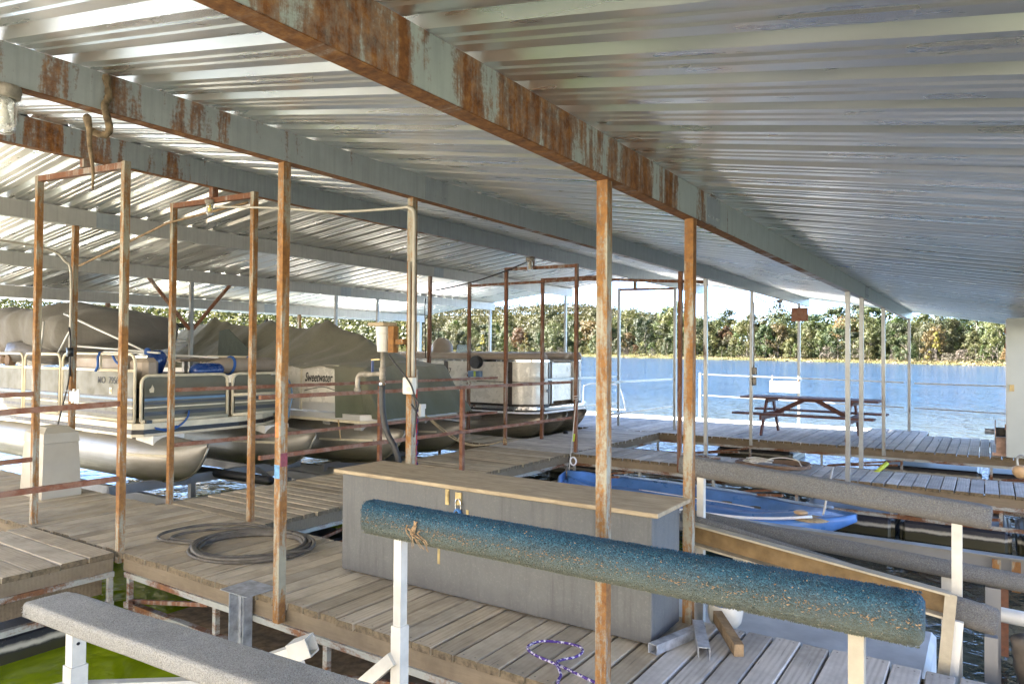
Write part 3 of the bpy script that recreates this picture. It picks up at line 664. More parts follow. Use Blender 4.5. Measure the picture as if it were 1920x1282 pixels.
railing('grey railing beside the walkway leading to the far deck', [((-5.55, 11.46, 1.09), (-5.55, 14.46, 1.07)), ((-5.55, 11.46, .52), (-5.55, 14.46, .50))], [], 'post_galv')
railing('grey railing on the left of the walkway leading to the far deck', [((-6.93, 11.46, 1.1), (-6.86, 14.46, 1.09)), ((-6.93, 11.46, .55), (-6.86, 14.46, .5))], [], 'post_galv')
railing('thin grey railing along the lake edge of the far deck behind the picnic table', [((-6.0, 17.46, 1.1), (-1.5, 17.30, 1.03)), ((-6.0, 17.46, .58), (-1.5, 17.30, .50)), ((-1.3, 17.28, 1.02), (.6, 17.1, 1.01)), ((-1.3, 17.28, .50), (.6, 17.1, .47))], [(-6.0, 17.46, 1.14)], 'post_galv', .026)

# ================================================================ DOCKS
def plank_mesh(L, w=.138, th=.042, mat='planks', nails=((.06,),)):
    c = .006; m = MB(); poly = [(-w/2, -th), (w/2, -th), (w/2, -c), (w/2-c, 0), (-w/2+c, 0), (-w/2, -c)]
    m.prism(poly, (-L/2, 0, 0), (L, 0, 0), (0, 1, 0), (0, 0, 1)); nf = len(m.f)
    for x in (-L/2+.035, L/2-.035):
        for y in (-w*.27, w*.27):
            m.add([(x+.0055*math.cos(k*1.047), y+.0055*math.sin(k*1.047), .0007) for k in range(6)], [(0, 1, 2, 3, 4, 5)])
    me = m.mesh('plank', mat); me.materials.append(MAT['vinyl_dark']); me.materials.append(MAT['plank_end'])
    for f in me.polygons[:2]: f.material_index = 2
    for f in me.polygons[nf:]: f.material_index = 1
    return me
PM = {}
def planks(t, along, a0, a1, b0, b1, mat='planks', pitch=.1505, jit=.012):
    """boards along axis `along` spanning b0..b1, laid side by side over a0..a1"""
    L = b1-b0; n = round((a1-a0)/pitch); st = (a1-a0)/n; o = t['_o']
    key = (round(L, 2), mat, round(st, 3))
    if key not in PM: PM[key] = [plank_mesh(L, st-.010-.004*q, .042, mat) for q in range(3)]
    for i in range(n):
        a = a0+(i+.5)*st; b = (b0+b1)/2+RND.uniform(-jit, jit); z = RND.uniform(-.007, .0)
        if along == 'y': loc, rz = (a-o[0], b-o[1], z), math.pi/2
        else: loc, rz = (b-o[0], a-o[1], z), 0
        ob = link('plank', RND.choice(PM[key]), t, loc, (RND.uniform(-.012, .012), RND.uniform(-.002, .002), rz+RND.uniform(-.003, .003)))
        if RND.random() < .5: ob.rotation_euler[2] += math.pi
def stringer(t, p, q, z0=-.145, z1=-.044, w=.045, mat='stringer_wood'):
    p, q = Vector((*p, (z0+z1)/2)), Vector((*q, (z0+z1)/2)); m = MB(); m.bar(p, q, w, z1-z0); m.build('stringer', mat, t)
def truss(t, p, q, step=1.15, mat='frame_steel', diag=True, zt=-.165, zb=-.40):
    p, q = Vector((*p, 0)), Vector((*q, 0)); L = (q-p).length; n = max(1, round(L/step)); m = MB()
    nrm = Vector((0, 0, 1)).cross((q-p).normalized())
    Z = Vector((0, 0, 1))
    m.bar(p+Z*zt, q+Z*zt, .05, .04); m.build('chord', mat, t); m = MB(); m.bar(p+Z*zb, q+Z*zb, .05, .045); m.build('chord', mat, t)
    for i in range(n+1):
        a = p.lerp(q, i/n*.985+.007); m = MB(); m.bar(a+Z*(zt-.021), a+Z*(zb+.023), .036, .036, up=(0, 1, 0)); m.build('upright', mat, t)
    if diag:
        for i in range(0, n, 2):
            a, b = p.lerp(q, (i+.05)/n), p.lerp(q, (i+.95)/n); m = MB(); m.bar(a+Z*(zb+.03), b+Z*(zt-.025), .028, .028); m.build('diagonal', 'post_brown', t)
            m = MB(); m.bar(a+Z*(zb+.03), b+Z*(zt-.03)+nrm*-.55, .03, .03); m.build('diagonal', 'post_brown', t)
def float_mesh(L, w, h=.36):
    m = MB(); m.cbox(-L/2+.04, L/2-.04, -w/2, w/2, -h, 0, .03)
    m.cbox(-L/2-.0, -L/2+.09, -w/2+.05, w/2-.05, -h, -.03, .02); m.cbox(L/2-.09, L/2, -w/2+.05, w/2-.05, -h, -.03, .02)
    return m.mesh('float', 'float_black')
FM = {}
def floats(t, along, pts, L=1.15, w=1.1, z=-.425, h=.36):
    k = (L, w, h)
    if k not in FM: FM[k] = float_mesh(L, w, h)
    o = t['_o']
    for x, y in pts: link('float', FM[k], t, (x-o[0], y-o[1], z), (0, 0, 0 if along == 'x' else math.pi/2))
G = 'timber dock sections on black floats'
dk = thing('dock_walkway', 'near timber cross dock holding the cable coil and grey storage box', 'dock', (-4, 3.6, 0), G)
planks(dk, 'y', -7.18, -1.46, 3.0, 4.23); planks(dk, 'y', -1.46, 1.2, 3.0, 4.23, 'planks_skylit')
stringer(dk, (-5.70, 3.035), (1.2, 3.035)); stringer(dk, (-5.65, 4.19), (1.2, 4.19)); stringer(dk, (-5.6, 3.6), (1.2, 3.6))
truss(dk, (-5.66, 3.02), (1.2, 3.02)); truss(dk, (-5.6, 4.2), (1.2, 4.2))
floats(dk, 'x', [(-2.2, 3.62), (-.95, 3.62), (.3, 3.62)], 1.15, 1.1)
dk = thing('dock_walkway', 'left timber cross dock carrying the beige pedestal beside the olive boat', 'dock', (-9, 3.6, 0), G)
planks(dk, 'y', -12.6, -7.2, 2.95, 4.12); stringer(dk, (-12.6, 3.0), (-7.2, 3.0)); stringer(dk, (-12.6, 4.08), (-7.2, 4.08)); truss(dk, (-12.6, 4.1), (-7.2, 4.1))
floats(dk, 'x', [(-8.2, 3.5), (-9.6, 3.5), (-11, 3.5)])
dk = thing('dock_walkway', 'pale front corner dock at the left with lengthwise boards', 'dock', (-6.5, 1.5, 0), G)
planks(dk, 'x', .2, 2.97, -7.22, -5.75, 'planks', .20); stringer(dk, (-5.775, .2), (-5.775, 2.96)); truss(dk, (-5.76, .2), (-5.76, 2.96), 1.3, diag=False)
m = MB(); m.bar((-5.95, .2, -.33), (-5.95, 2.96, -.30), .05, .12); m.build('stringer', 'stringer_wood', dk)
floats(dk, 'y', [(-6.35, 2.22), (-6.35, .92)], 1.25, 1.15)
dk = thing('dock_walkway', 'main timber walkway between the two rusty railings', 'dock', (-6.4, 7, 0), G)
planks(dk, 'x', 4.25, 10.02, -7.18, -5.58); stringer(dk, (-5.615, 4.25), (-5.615, 10.02)); stringer(dk, (-7.14, 4.25), (-7.14, 10.02)); truss(dk, (-5.6, 4.25), (-5.6, 10.02), 1.5); truss(dk, (-7.16, 4.25), (-7.16, 10.02), 1.5, diag=False)
floats(dk, 'y', [(-6.4, 5.2), (-6.4, 7.3), (-6.4, 9.2)])
dk = thing('dock_walkway', 'pale middle cross dock with the brown hose coil, beyond the blue boat', 'dock', (-2.5, 10.6, 0), G)
planks(dk, 'y', -5.56, 1.3, 10.05, 11.15, 'planks_skylit'); stringer(dk, (-5.56, 10.09), (1.3, 10.09)); stringer(dk, (-5.56, 11.1), (1.3, 11.1)); truss(dk, (-5.56, 10.07), (1.3, 10.07)); truss(dk, (-5.56, 11.13), (1.3, 11.13))
floats(dk, 'x', [(-.35, 10.6), (-1.55, 10.6), (.85, 10.6)], 1.15, 1.15)
dk = thing('dock_walkway', 'left middle cross dock beside the bow of the ivory pontoon boat', 'dock', (-9, 10.7, 0), G)
planks(dk, 'y', -12.0, -7.2, 10.2, 11.25); stringer(dk, (-12, 10.24), (-7.2, 10.24)); truss(dk, (-12, 10.22), (-7.2, 10.22))
dk = thing('dock_walkway', 'timber walkway from the middle dock to the far deck', 'dock', (-6.3, 12.5, 0), G)
planks(dk, 'x', 10.05, 13.78, -7.18, -5.58, 'planks_skylit'); stringer(dk, (-5.615, 11.17), (-5.615, 13.78)); truss(dk, (-5.6, 11.17), (-5.6, 13.78), 1.2); stringer(dk, (-7.14, 10.05), (-7.14, 13.78))
floats(dk, 'y', [(-6.4, 12.2)])
dk = thing('dock_walkway', 'far lakeside deck with the picnic table and sunlit outer edge', 'dock', (-4, 15.5, 0), G)
planks(dk, 'y', -10.2, -1.05, 13.8, 17.55, 'planks_skylit'); planks(dk, 'y', -1.05, 1.4, 13.8, 16.6, 'planks_skylit')
stringer(dk, (-10.2, 13.84), (1.4, 13.84)); truss(dk, (-10.2, 13.82), (1.4, 13.82), 1.3); stringer(dk, (-10.2, 17.5), (-1.05, 17.5)); stringer(dk, (-1.05, 16.55), (1.4, 16.55))
floats(dk, 'x', [(-8.5, 15.6), (-4.2, 16.3), (-.9, 15.6), (.8, 15.6)], 1.6, 1.3)
# ================================================================ NEAR OBJECTS
# storage box
t = thing('storage_box', 'long grey wooden storage box with a tan plywood lid on the near dock', 'storage box', (-2.74, 3.9, 0))
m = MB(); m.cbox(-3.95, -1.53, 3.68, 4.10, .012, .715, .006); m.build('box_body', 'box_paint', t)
m = MB(); m.cbox(-3.985, -1.475, 3.625, 4.135, .716, .742, .004); m.build('lid', 'plywood', t)
hx = -2.86
m = MB(); m.box(hx-.115, hx-.085, 3.673, 3.6795, .60, .70); m.box(hx-.11, hx-.09, 3.668, 3.673, .62, .69); m.build('hasp_mark', 'brass', t)
m = MB(); m.box(hx-.03, hx+.02, 3.670, 3.6795, .61, .69); h = m.build('hasp', 'brass', t)
m = MB(); m.tube(smooth_path([(hx-.02, 3.662, .585), (hx-.02, 3.662, .63), (hx, 3.662, .65), (hx+.02, 3.662, .63), (hx+.02, 3.662, .585)], 4), .0045, 6)
pl = m.build('padlock', 'chrome', None, (hx, 3.66, .57)); tag(pl, 'round blue combination padlock on the hasp of the storage box', 'padlock')
m = MB(); m.lathe([(.0, -.012), (.024, -.012), (.026, -.006), (.026, .006), (.024, .010), (.0, .010)], (hx, 3.660, .565), 16, 'y'); m.build('lock_body', 'padlock_blue', pl, smooth=False)
m = MB(); m.lathe([(.0, -.018), (.010, -.018), (.011, -.012), (0, -.012)], (hx, 3.659, .565), 12, 'y'); m.build('dial', 'black', pl)
m = MB(); m.box(hx+.055, hx+.075, 3.6765, 3.6795, .50, .585); m.build('rust_stain', 'brass', t)
m = MB(); m.box(-3.04, -3.02, 3.6765, 3.6795, .20, .34); m.build('rust_stain', 'brass', t)
# cable coil
def coil(nm, label, c, rx, ry, n, r, mat, seed, wob=.05, outer=None, z0=.014):
    rr = random.Random(seed); m = MB(); pts = []
    N = 44
    for i in range(n*N+1):
        a = 2*math.pi*i/N; k = i//N; q = 1+wob*noise.noise((math.cos(a)*.9+k*.37, math.sin(a)*.9, seed))+.19*((k*.618) % 1-.5)
        lay = .6*(k % 4)*r*2*(.6+.4*noise.noise((a*.7, k, seed+4)))
        pts.append((c[0]+rx*q*math.cos(a)+.03*noise.noise((k, 1, seed)), c[1]+ry*q*math.sin(a)+.03*noise.noise((k, 5, seed)), z0+r+abs(lay)))
    m.tube(pts, r, 7)
    if outer: m.tube(smooth_path(outer, 8), r, 7)
    return tag(m.build(nm, mat, None, (c[0], c[1], 0), True), label, 'coil')
coil('cable_coil', 'coil of thick grey cable lying on the near dock boards', (-4.98, 3.66), .46, .41, 13, .0125, 'cable_grey', 4, .10,
     [(-5.35, 3.45, .02), (-5.75, 3.35, .018), (-5.95, 3.5, .018), (-5.92, 3.85, .018), (-5.65, 4.08, .018), (-5.3, 4.13, .018), (-4.9, 4.1, .03), (-4.6, 3.98, .05), (-4.45, 3.8, .04), (-4.5, 3.6, .06)], .0)
m = MB(); m.tube(smooth_path([(-5.4, 3.5, .02), (-5.72, 3.42, .02), (-5.78, 3.62, .02), (-5.62, 3.9, .02), (-5.3, 4.03, .03), (-4.95, 4.05, .05)], 8), .0125, 7); m.build('loose_loop', 'cable_grey', bpy.data.objects['cable_coil'], smooth=True)
coil('hose_coil', 'brown hose coiled on the pale middle dock behind the grey bunk', (-2.55, 10.5), .46, .34, 7, .016, 'hose_brown', 9, .12)
m = MB()
rr = random.Random(2)
for k in range(5):
    m.tube(smooth_path([(-2.75+rr.uniform(-.2, .2), 10.42+rr.uniform(-.15, .15), .06+rr.uniform(0, .06)) for i in range(6)], 6), .008, 6)
m.tube(smooth_path([(-2.7, 10.5, .08), (-2.5, 10.62, .13), (-2.25, 10.6, .12), (-2.15, 10.45, .06)], 6), .009, 6)
tag(m.build('white_rope', 'rope_white', None, (-2.7, 10.45, .05), True), 'tangle of white rope lying in the brown hose coil', 'rope')
m = MB(); rr = random.Random(6)
for k in range(7): m.tube(smooth_path([(-3.45+rr.uniform(-.15, .2), 10.25+rr.uniform(-.1, .12), .02+rr.uniform(0, .09)) for i in range(5)], 5), .014, 6)
tag(m.build('rope_pile', 'hose_brown', None, (-3.4, 10.3, 0), True), 'small heap of brown hose beside the post on the middle dock', 'hose')
m = MB(); m.tube(smooth_path([(-1.53, 3.10, .014), (-1.62, 3.12, .014), (-1.80, 3.17, .014), (-1.98, 3.21, .014), (-2.07, 3.27, .014), (-2.06, 3.37, .014), (-1.96, 3.43, .014), (-1.85, 3.44, .014), (-1.80, 3.39, .014), (-1.80, 3.31, .014), (-1.84, 3.24, .014), (-1.83, 3.17, .024), (-1.76, 3.09, .014), (-1.74, 3.03, .012), (-1.72, 2.99, -.02), (-1.71, 2.975, -.2)], 7), .0075, 8)
tag(m.build('braided_rope', 'rope_braid', None, (-1.85, 3.3, 0), True), 'loop of purple braided rope on the boards in front of the storage box', 'rope')
# offcuts by the box
m = MB(); a, b = Vector((-1.49, 3.60, .03)), Vector((-1.37, 4.02, .03))
m.bar(a+Vector((-.024, 0, 0)), b+Vector((-.024, 0, 0)), .004, .05); m.bar(a+Vector((.024, 0, 0)), b+Vector((.024, 0, 0)), .004, .05); m.bar(a+Vector((0, 0, .024)), b+Vector((0, 0, .024)), .052, .004); m.bar(a+Vector((0, 0, -.024)), b+Vector((0, 0, -.024)), .052, .004)
tag(m.build('steel_tube', 'galv_plain', None, (-1.43, 3.8, .03)), 'short square steel tube lying against the end of the storage box', 'steel offcut')
m = MB(); a, b = Vector((-1.24, 3.69, .035)), Vector((-1.40, 4.05, .035))
m.bar(a+Vector((-.03, 0, 0)), b+Vector((-.03, 0, 0)), .004, .06); m.bar(a+Vector((.03, 0, 0)), b+Vector((.03, 0, 0)), .004, .06); m.bar(a+Vector((0, 0, .029)), b+Vector((0, 0, .029)), .062, .004)
tag(m.build('steel_channel', 'galv_plain', None, (-1.3, 3.86, .03)), 'upturned steel channel offcut on the boards beside the wooden offcut', 'steel offcut')
m = MB(); m.bar((-1.10, 3.83, .035), (-1.33, 4.19, .06), .05, .065); tag(m.build('wood_offcut', 'wood_raw', None, (-1.2, 4, .03)), 'rough brown wooden offcut by the right end of the storage box', 'wood offcut')
m = MB(); m.lathe([(.0, -.01), (.06, 0), (.095, .05), (.105, .11), (.09, .17), (.05, .20), (.0, .205)], (-1.33, 4.34, -.06), 20)
bk = tag(m.build('buoy', 'pvc', None, (-1.33, 4.34, -.06), True), 'round white buoy tucked behind the right end of the storage box', 'buoy')
m = MB(); m.lathe([(.093, .150), (.097, .158), (.090, .166)], (-1.33, 4.34, -.06), 20); m.build('band', 'strap_blue', bk)
# white platform with low deck
m = MB(); m.cbox(-2.2, -.30, 4.42, 5.75, -.62, -.30, .03); tag(m.build('float_platform', 'platform', None, (-1.1, 5, -.6)), 'low pale floating platform behind the near dock boards at right', 'platform')

# ---------------------------------------------------------------- carpeted bunks of the boat lifts
def bunk_mesh(L, h, w, r):
    """carpet wrapped board lying along x, rounded edges, slightly lumpy"""
    m = MB(); n = 60; sec = []
    for cx, cz, a0 in ((w/2-r, h/2-r, 0), (-w/2+r, h/2-r, 90), (-w/2+r, -h/2+r, 180), (w/2-r, -h/2+r, 270)):
        for k in range(4): t = rad(a0+30*k); sec.append((cx+r*math.cos(t), cz+r*math.sin(t)))
        nx_ = {0: (-1, 0), 90: (0, -1), 180: (1, 0), 270: (0, 1)}[a0]; ln = (w if a0 in (0, 180) else h)-2*r
        e_ = sec[-1]
        for q in (.12, .5, .88): sec.append((e_[0]+nx_[0]*ln*q, e_[1]+nx_[1]*ln*q))
    k = len(sec); vs = []
    for i in range(n+1):
        x = -L/2+L*i/n; e = min(i, n-i); sc = (.72, .93, 1)[min(e, 2)]
        if e == 1: x += math.copysign(1, i-n/2)*L/n*.7
        for (a, b) in sec:
            q = 1+.035*noise.noise((x*2.3, a*9, b*9)); vs.append((x, a*sc*q, b*sc*q+.004*noise.noise((x*1.1, 3, 1))))
    m.add(vs, [(i*k+j, i*k+(j+1) % k, (i+1)*k+(j+1) % k, (i+1)*k+j) for i in range(n) for j in range(k)]+[tuple(range(k))[::-1], tuple(n*k+j for j in range(k))])
    return m
def bunk(t, p, q, h, w, r, mat):
    p, q = Vector(p), Vector(q); m = bunk_mesh((q-p).length, h, w, r); m.smooth = True
    o = link('carpet_bunk', m.mesh('carpet_bunk', mat), t, (p+q)/2-Vector(t['_o']))
    o.rotation_euler = (q-p).to_track_quat('X', 'Z').to_euler(); return o
def sq(t, nm, p, q, w, mat, h=None):
    m = MB(); m.bar(p, q, w, h or w); return m.build(nm, mat, t)
t = thing('lift_bunk', 'long blue carpeted boat lift bunk crossing in front of the storage box', 'lift bunk', (-1.36, 2.55, .79), 'carpeted boat lift bunks')
bunk(t, (-2.56, 2.55, .79), (-.165, 2.55, .785), .155, .11, .035, 'carpet_blue')
for x, b in ((-2.335, .12), (-.355, -.6)):
    sq(t, 'post', (x, 2.55, b), (x, 2.55, .712), .046, 'lift_tan' if x > -1 else 'lift_white')
sq(t, 'sleeve', (-2.335, 2.55, -.60), (-2.335, 2.55, .30), .060, 'lift_white')
m = MB(); m.lathe([(.011, 0), (.011, .02)], (-2.366, 2.535, .24), 6, 'x'); m.build('bolt', 'galv_plain', t)
sq(t, 'arm', (-2.35, 2.53, .15), (-2.72, 2.50, -.18), .06, 'lift_white'); sq(t, 'arm', (-2.335, 2.55, -.4), (-.355, 2.55, -.4), .06, 'lift_white')
def tufts(par, p, q, h, w, n, ln, mat, seed):
    r = random.Random(seed); m = MB(); p, q = Vector(p), Vector(q); L = (q-p).length; per = 2*(h+w)
    for i in range(n):
        x = r.random()*L; s_ = r.random()*per
        if s_ < w: a, z, na, nz = s_-w/2, h/2, 0, 1
        elif s_ < w+h: a, z, na, nz = -w/2, h/2-(s_-w), -1, 0
        elif s_ < 2*w+h: a, z, na, nz = s_-w-h-w/2, -h/2, 0, -1
        else: a, z, na, nz = w/2, h/2-(s_-2*w-h), 1, 0
        rr = .03; dx = abs(a)-(w/2-rr); dz = abs(z)-(h/2-rr)
        if dx > 0 and dz > 0:
            dd = Vector((dx, dz)).normalized(); a = math.copysign(w/2-rr+rr*dd.x, a); z = math.copysign(h/2-rr+rr*dd.y, z); na, nz = math.copysign(dd.x, a), math.copysign(dd.y, z)
        c = p.lerp(q, x/L)+Vector((0, a*.985, z*.985)); nn = Vector((r.gauss(0, .5), na+r.gauss(0, .45), nz+r.gauss(0, .45)-.25)).normalized()
        t1 = nn.orthogonal().normalized()*ln*.30; t2 = nn.cross(t1.normalized())*ln*.30; e = ln*r.uniform(.5, 1.25)
        m.add([c+t1, c-t1*.5+t2*.87, c-t1*.5-t2*.87, c+nn*e], [(0, 1, 3), (1, 2, 3), (2, 0, 3)])
    o = m.build('carpet_tufts', mat, par); o['kind'] = 'stuff'
tufts(t, (-2.55, 2.55, .79), (-.175, 2.55, .785), .155, .11, 34000, .0062, 'carpet_blue', 3)
r = random.Random(12); m = MB()
for i in range(430):
    x = -2.54+2.37*r.random()**.9; z = .782+r.gauss(0, .009)-.012*(x+1.4)*0; c = Vector((x, 2.491-.004*r.random(), z)); d = Vector((r.gauss(0, 1), -.4*r.random(), r.gauss(0, .6))).normalized()*r.uniform(.003, .008)
    m.add([c-d, c+Vector((0, -.003, .002)), c+d, c+Vector((0, -.004, -.002))], [(0, 1, 2, 3)])
for i in range(90):
    c = Vector((-2.54+2.37*r.random(), 2.49, .79+r.uniform(-.06, .075))); d = Vector((r.gauss(0, 1), -.3, r.gauss(0, 1))).normalized()*r.uniform(.002, .006); m.add([c-d, c+Vector((0, -.004, .003)), c+d, c+Vector((0, -.004, -.003))], [(0, 1, 2, 3)])
m.build('leaf_litter', 'litter', t)['kind'] = 'stuff'
m = MB()
for k in range(7):
    x = -2.20+r.uniform(-.05, .06); m.tube(smooth_path([(x, 2.487, .80+r.uniform(-.02, .03)), (x+.015*r.gauss(0, 1), 2.480, .77), (x+.03+.02*r.gauss(0, 1), 2.482, .74), (x+.05+.02*r.gauss(0, 1), 2.484, .715-.02*r.random())], 4), [.004-.0002*i for i in range(13)], 4)
m.build('dead_weed', 'litter', t)
t = thing('lift_bunk', 'wide worn grey carpeted bunk at the bottom left corner', 'lift bunk', (-3.2, 1.7, .3), 'carpeted boat lift bunks')
bunk(t, (-4.0, 1.72, .305), (-1.1, 1.72, .43), .075, .23, .018, 'carpet_grey')
tufts(t, (-3.985, 1.72, .305), (-1.11, 1.72, .43), .075, .23, 26000, .0065, 'carpet_grey', 5)
sq(t, 'post', (-3.72, 1.74, -.05), (-3.72, 1.74, .305), .065, 'lift_white'); sq(t, 'sleeve', (-3.72, 1.74, -.7), (-3.72, 1.74, .06), .08, 'lift_white')
m = MB(); m.box(-3.775, -3.665, 1.69, 1.79, .288, .302); m.build('cap_plate', 'lift_white', t)
m = MB(); m.lathe([(.008, 0), (.008, .004)], (-3.6875, 1.735, .17), 8, 'x'); m.build('bolt_hole', 'black', t)
sq(t, 'crossbar', (-3.72, 1.76, -.06), (-3.0, 2.75, -.20), .05, 'lift_white'); sq(t, 'crossbar', (-3.74, 1.70, -.05), (-4.1, .4, -.02), .055, 'lift_white')
sq(t, 'crossbar', (-3.68, 1.74, -.62), (-1.6, 1.74, -.62), .08, 'lift_white')
t = thing('lift_bunk', 'upper grey carpeted bunk on two pale posts above the blue boat', 'lift bunk', (-.8, 4.7, .85), 'carpeted boat lift bunks')
bunk(t, (-1.72, 4.62, .865), (.015, 4.62, .735), .125, .10, .025, 'carpet_bluegrey')
sq(t, 'post', (-1.58, 4.63, -.4), (-1.58, 4.63, .79), .045, 'lift_white'); sq(t, 'post', (-.145, 4.63, -.6), (-.145, 4.63, .69), .05, 'lift_white')
t = thing('lift_bunk', 'rounded blue grey carpeted bunk running out of frame at right', 'lift bunk', (-.7, 5, .4), 'carpeted boat lift bunks')
bunk(t, (-1.85, 5.0, .43), (.75, 5.0, .28), .105, .10, .045, 'carpet_bluegrey')
sq(t, 'post', (-1.72, 5.0, -.6), (-1.72, 5.0, .38), .06, 'lift_white'); sq(t, 'post', (.02, 5.0, -.6), (.02, 5.0, .27), .075, 'lift_grey'); sq(t, 'post', (-.2, 5.06, -.6), (-.2, 5.06, .28), .075, 'lift_white')
t = thing('lift_bunk', 'brown sided tilted bunk beam with a frayed carpet end', 'lift bunk', (-.8, 4.5, .3), 'carpeted boat lift bunks')
bunk(t, (-1.62, 4.56, .475), (.04, 4.56, .20), .15, .07, .03, 'carpet_bluegrey')
for dz in (.065, -.062):
    sq(t, 'flange', (-1.62, 4.46, .455+dz), (-.17, 4.46, .275+dz), .075, 'lift_tan', .012)
sq(t, 'web', (-1.62, 4.49, .457), (-.17, 4.49, .277), .012, 'web_brown', .112)
sq(t, 'end_post', (-.165, 4.44, .345), (-.235, 4.40, -.5), .055, 'lift_tan', .03); sq(t, 'end_post', (-.13, 4.47, .2), (-.20, 4.45, -.6), .04, 'white_paint', .03)
sq(t, 'post', (.01, 4.58, -.62), (.01, 4.58, .12), .06, 'lift_grey'); sq(t, 'end_post', (-.165, 4.58, -.6), (-.165, 4.58, .16), .03, 'wood_raw', .02)
m = MB(); m.box(-3.0, .9, 6.48, 6.52, -.04, .12); m.box(-3.0, .9, 6.42, 6.479, .112, .12); m.box(-3.0, .9, 6.42, 6.479, -.04, -.032)
t = tag(m.build('lift_beam', 'lift_grey', None, (-1, 6.5, 0)), 'broad flat grey steel lift beam below the blue boat', 'lift beam')
for x in (.02, .14):
    m = MB(); m.box(x, x+.055, 6.40, 6.417, -.12, .10); m.build('rusty_bracket', 'post_rusty', t)
m = MB(); m.box(.06, .12, 6.40, 6.418, -.60, -.10); m.build('rusty_bracket', 'plate_rust', t)
m = MB(); m.tube([(-1.6, 5.45, .05), (.9, 5.35, -.02)], .045, 10); tag(m.build('lift_tube', 'lift_white', None, (0, 5.4, 0), True), 'pale round lift tube low behind the frayed bunk end', 'lift tube')
m = MB(); m.tube(smooth_path([(.14, 4.62, .12), (.19, 4.7, -.1), (.23, 4.8, -.35), (.22, 4.85, -.7)], 6), [.05, .05, .06, .06, .07, .07, .07, .07, .07, .07, .07, .07, .06, .06, .06, .05, .05, .05, .05], 8)
tag(m.build('driftwood', 'bark', None, (.2, 4.7, -.6), True), 'dark crooked snag standing in the water at the right edge', 'snag')
# bits under and on the front edge of the near dock
t = thing('steel_bracket', 'upright galvanised steel channel bracket bolted to the dock edge', 'bracket', (-4.1, 2.98, 0))
m = MB(); m.box(-4.20, -4.195, 2.92, 2.99, -.52, -.0); m.box(-4.195, -4.05, 2.985, 2.99, -.52, 0); m.box(-4.05, -4.045, 2.92, 2.99, -.52, 0); m.box(-4.15, -4.135, 2.965, 2.985, -.52, 0); m.build('channel', 'galv_plain', t)
m = MB(); m.box(-4.27, -3.985, 2.90, 3.14, .004, .010); m.build('top_plate', 'galv_plain', t)
m = MB()
for z in (-.15, -.3, -.42): m.lathe([(.012, 0), (.012, .004)], (-4.12, 2.978, z), 8, 'y')
m.build('bolt_hole', 'black', t)
t = thing('tube_fitting', 'pale square tube fitting sticking up past the grey bunk', 'fitting', (-3.1, 2.6, -.1))
a, b = Vector((-3.62, 2.42, -.24)), Vector((-3.12, 2.64, -.02)); sq(t, 'tube', a, b, .07, 'pvc', .06)
d = (b-a).normalized(); s_ = d.cross(Vector((0, 0, 1))).normalized(); u_ = s_.cross(d)
m = MB()
for (o1, w_, h_) in ((s_*.048, .008, .10), (s_*-.048, .008, .10)): m.bar(b+o1-d*.07, b+o1+d*.05, w_, h_)
for (o1, w_, h_) in ((u_*.047, .10, .008), (u_*-.047, .10, .008)): m.bar(b+o1-d*.07, b+o1+d*.05, w_, h_)
m.build('socket', 'pvc', t); sq(t, 'leg', b-d*.05, b+Vector((.06, -.02, -.2)), .035, 'pvc')
t = thing('lift_bunk', 'old dark blue carpet bunk lying under the near dock', 'lift bunk', (-3.4, 3.3, -.3), 'carpeted boat lift bunks'); bunk(t, (-3.72, 3.25, -.27), (-1.9, 3.45, -.30), .12, .12, .05, 'carpet_blue')
m = MB()
for i, (x, y, a) in enumerate([(-3.3, 3.4, .3), (-2.9, 3.3, .9), (-4.4, 3.6, .2), (-4.9, 3.7, 1.2)]): m.bar((x, y, -.50), (x+.9*math.cos(a), y+.5*math.sin(a), -.46), .14, .03)
tag(m.build('scrap_board', 'stringer_wood', None, (-3.4, 3.4, -.5)), 'old dark boards lying on the frame under the near dock', 'boards')
m = MB(); m.box(-5.6, -2.2, 3.1, 4.15, -.60, -.56); tag(m.build('debris_tray', 'wood_raw', None, (-4, 3.6, -.6)), 'dirty brown plank shelf beneath the near dock', 'shelf')

# ---------------------------------------------------------------- pedestal, hung things
t = thing('dock_pedestal', 'beige plastic utility pedestal with a lidded top on the left dock', 'pedestal', (-8.75, 3.9, 0))
def frustum(m, c, a, b, z0, z1, k):
    x, y = c; vs = [(x+sx*a, y+sy*b, z0) for sx, sy in ((-1, -1), (1, -1), (1, 1), (-1, 1))]+[(x+sx*a*k, y+sy*b*k, z1) for sx, sy in ((-1, -1), (1, -1), (1, 1), (-1, 1))]
    m.add(vs, [(3, 2, 1, 0), (4, 5, 6, 7)]+[(i, (i+1) % 4, 4+(i+1) % 4, 4+i) for i in range(4)])
PX, PY = -8.62, 3.74
m = MB(); frustum(m, (PX, PY), .265, .20, 0, .585, .88); m.build('body', 'pedestal', t)
m = MB(); frustum(m, (PX, PY), .242, .183, .588, .69, .95); frustum(m, (PX, PY), .23, .174, .6905, .755, .62); m.build('lid', 'pedestal', t)
m = MB(); m.box(PX+.05, PX+.08, PY-.196, PY-.184, .53, .62); m.build('latch', 'chrome', t)
m = MB(); m.box(PX-.12, PX+.06, PY-.155, PY-.02, .735, .7375); m.build('label', 'white_paint', t)
m = MB(); m.tube(smooth_path([(PX-.1, PY+.1, .72), (PX-.12, PY+.16, .95), (-8.67, 3.93, 1.25), (-8.655, 3.93, 1.5)], 6), .009, 6); c_ = m.build('cord', 'hose_black', t, smooth=True)
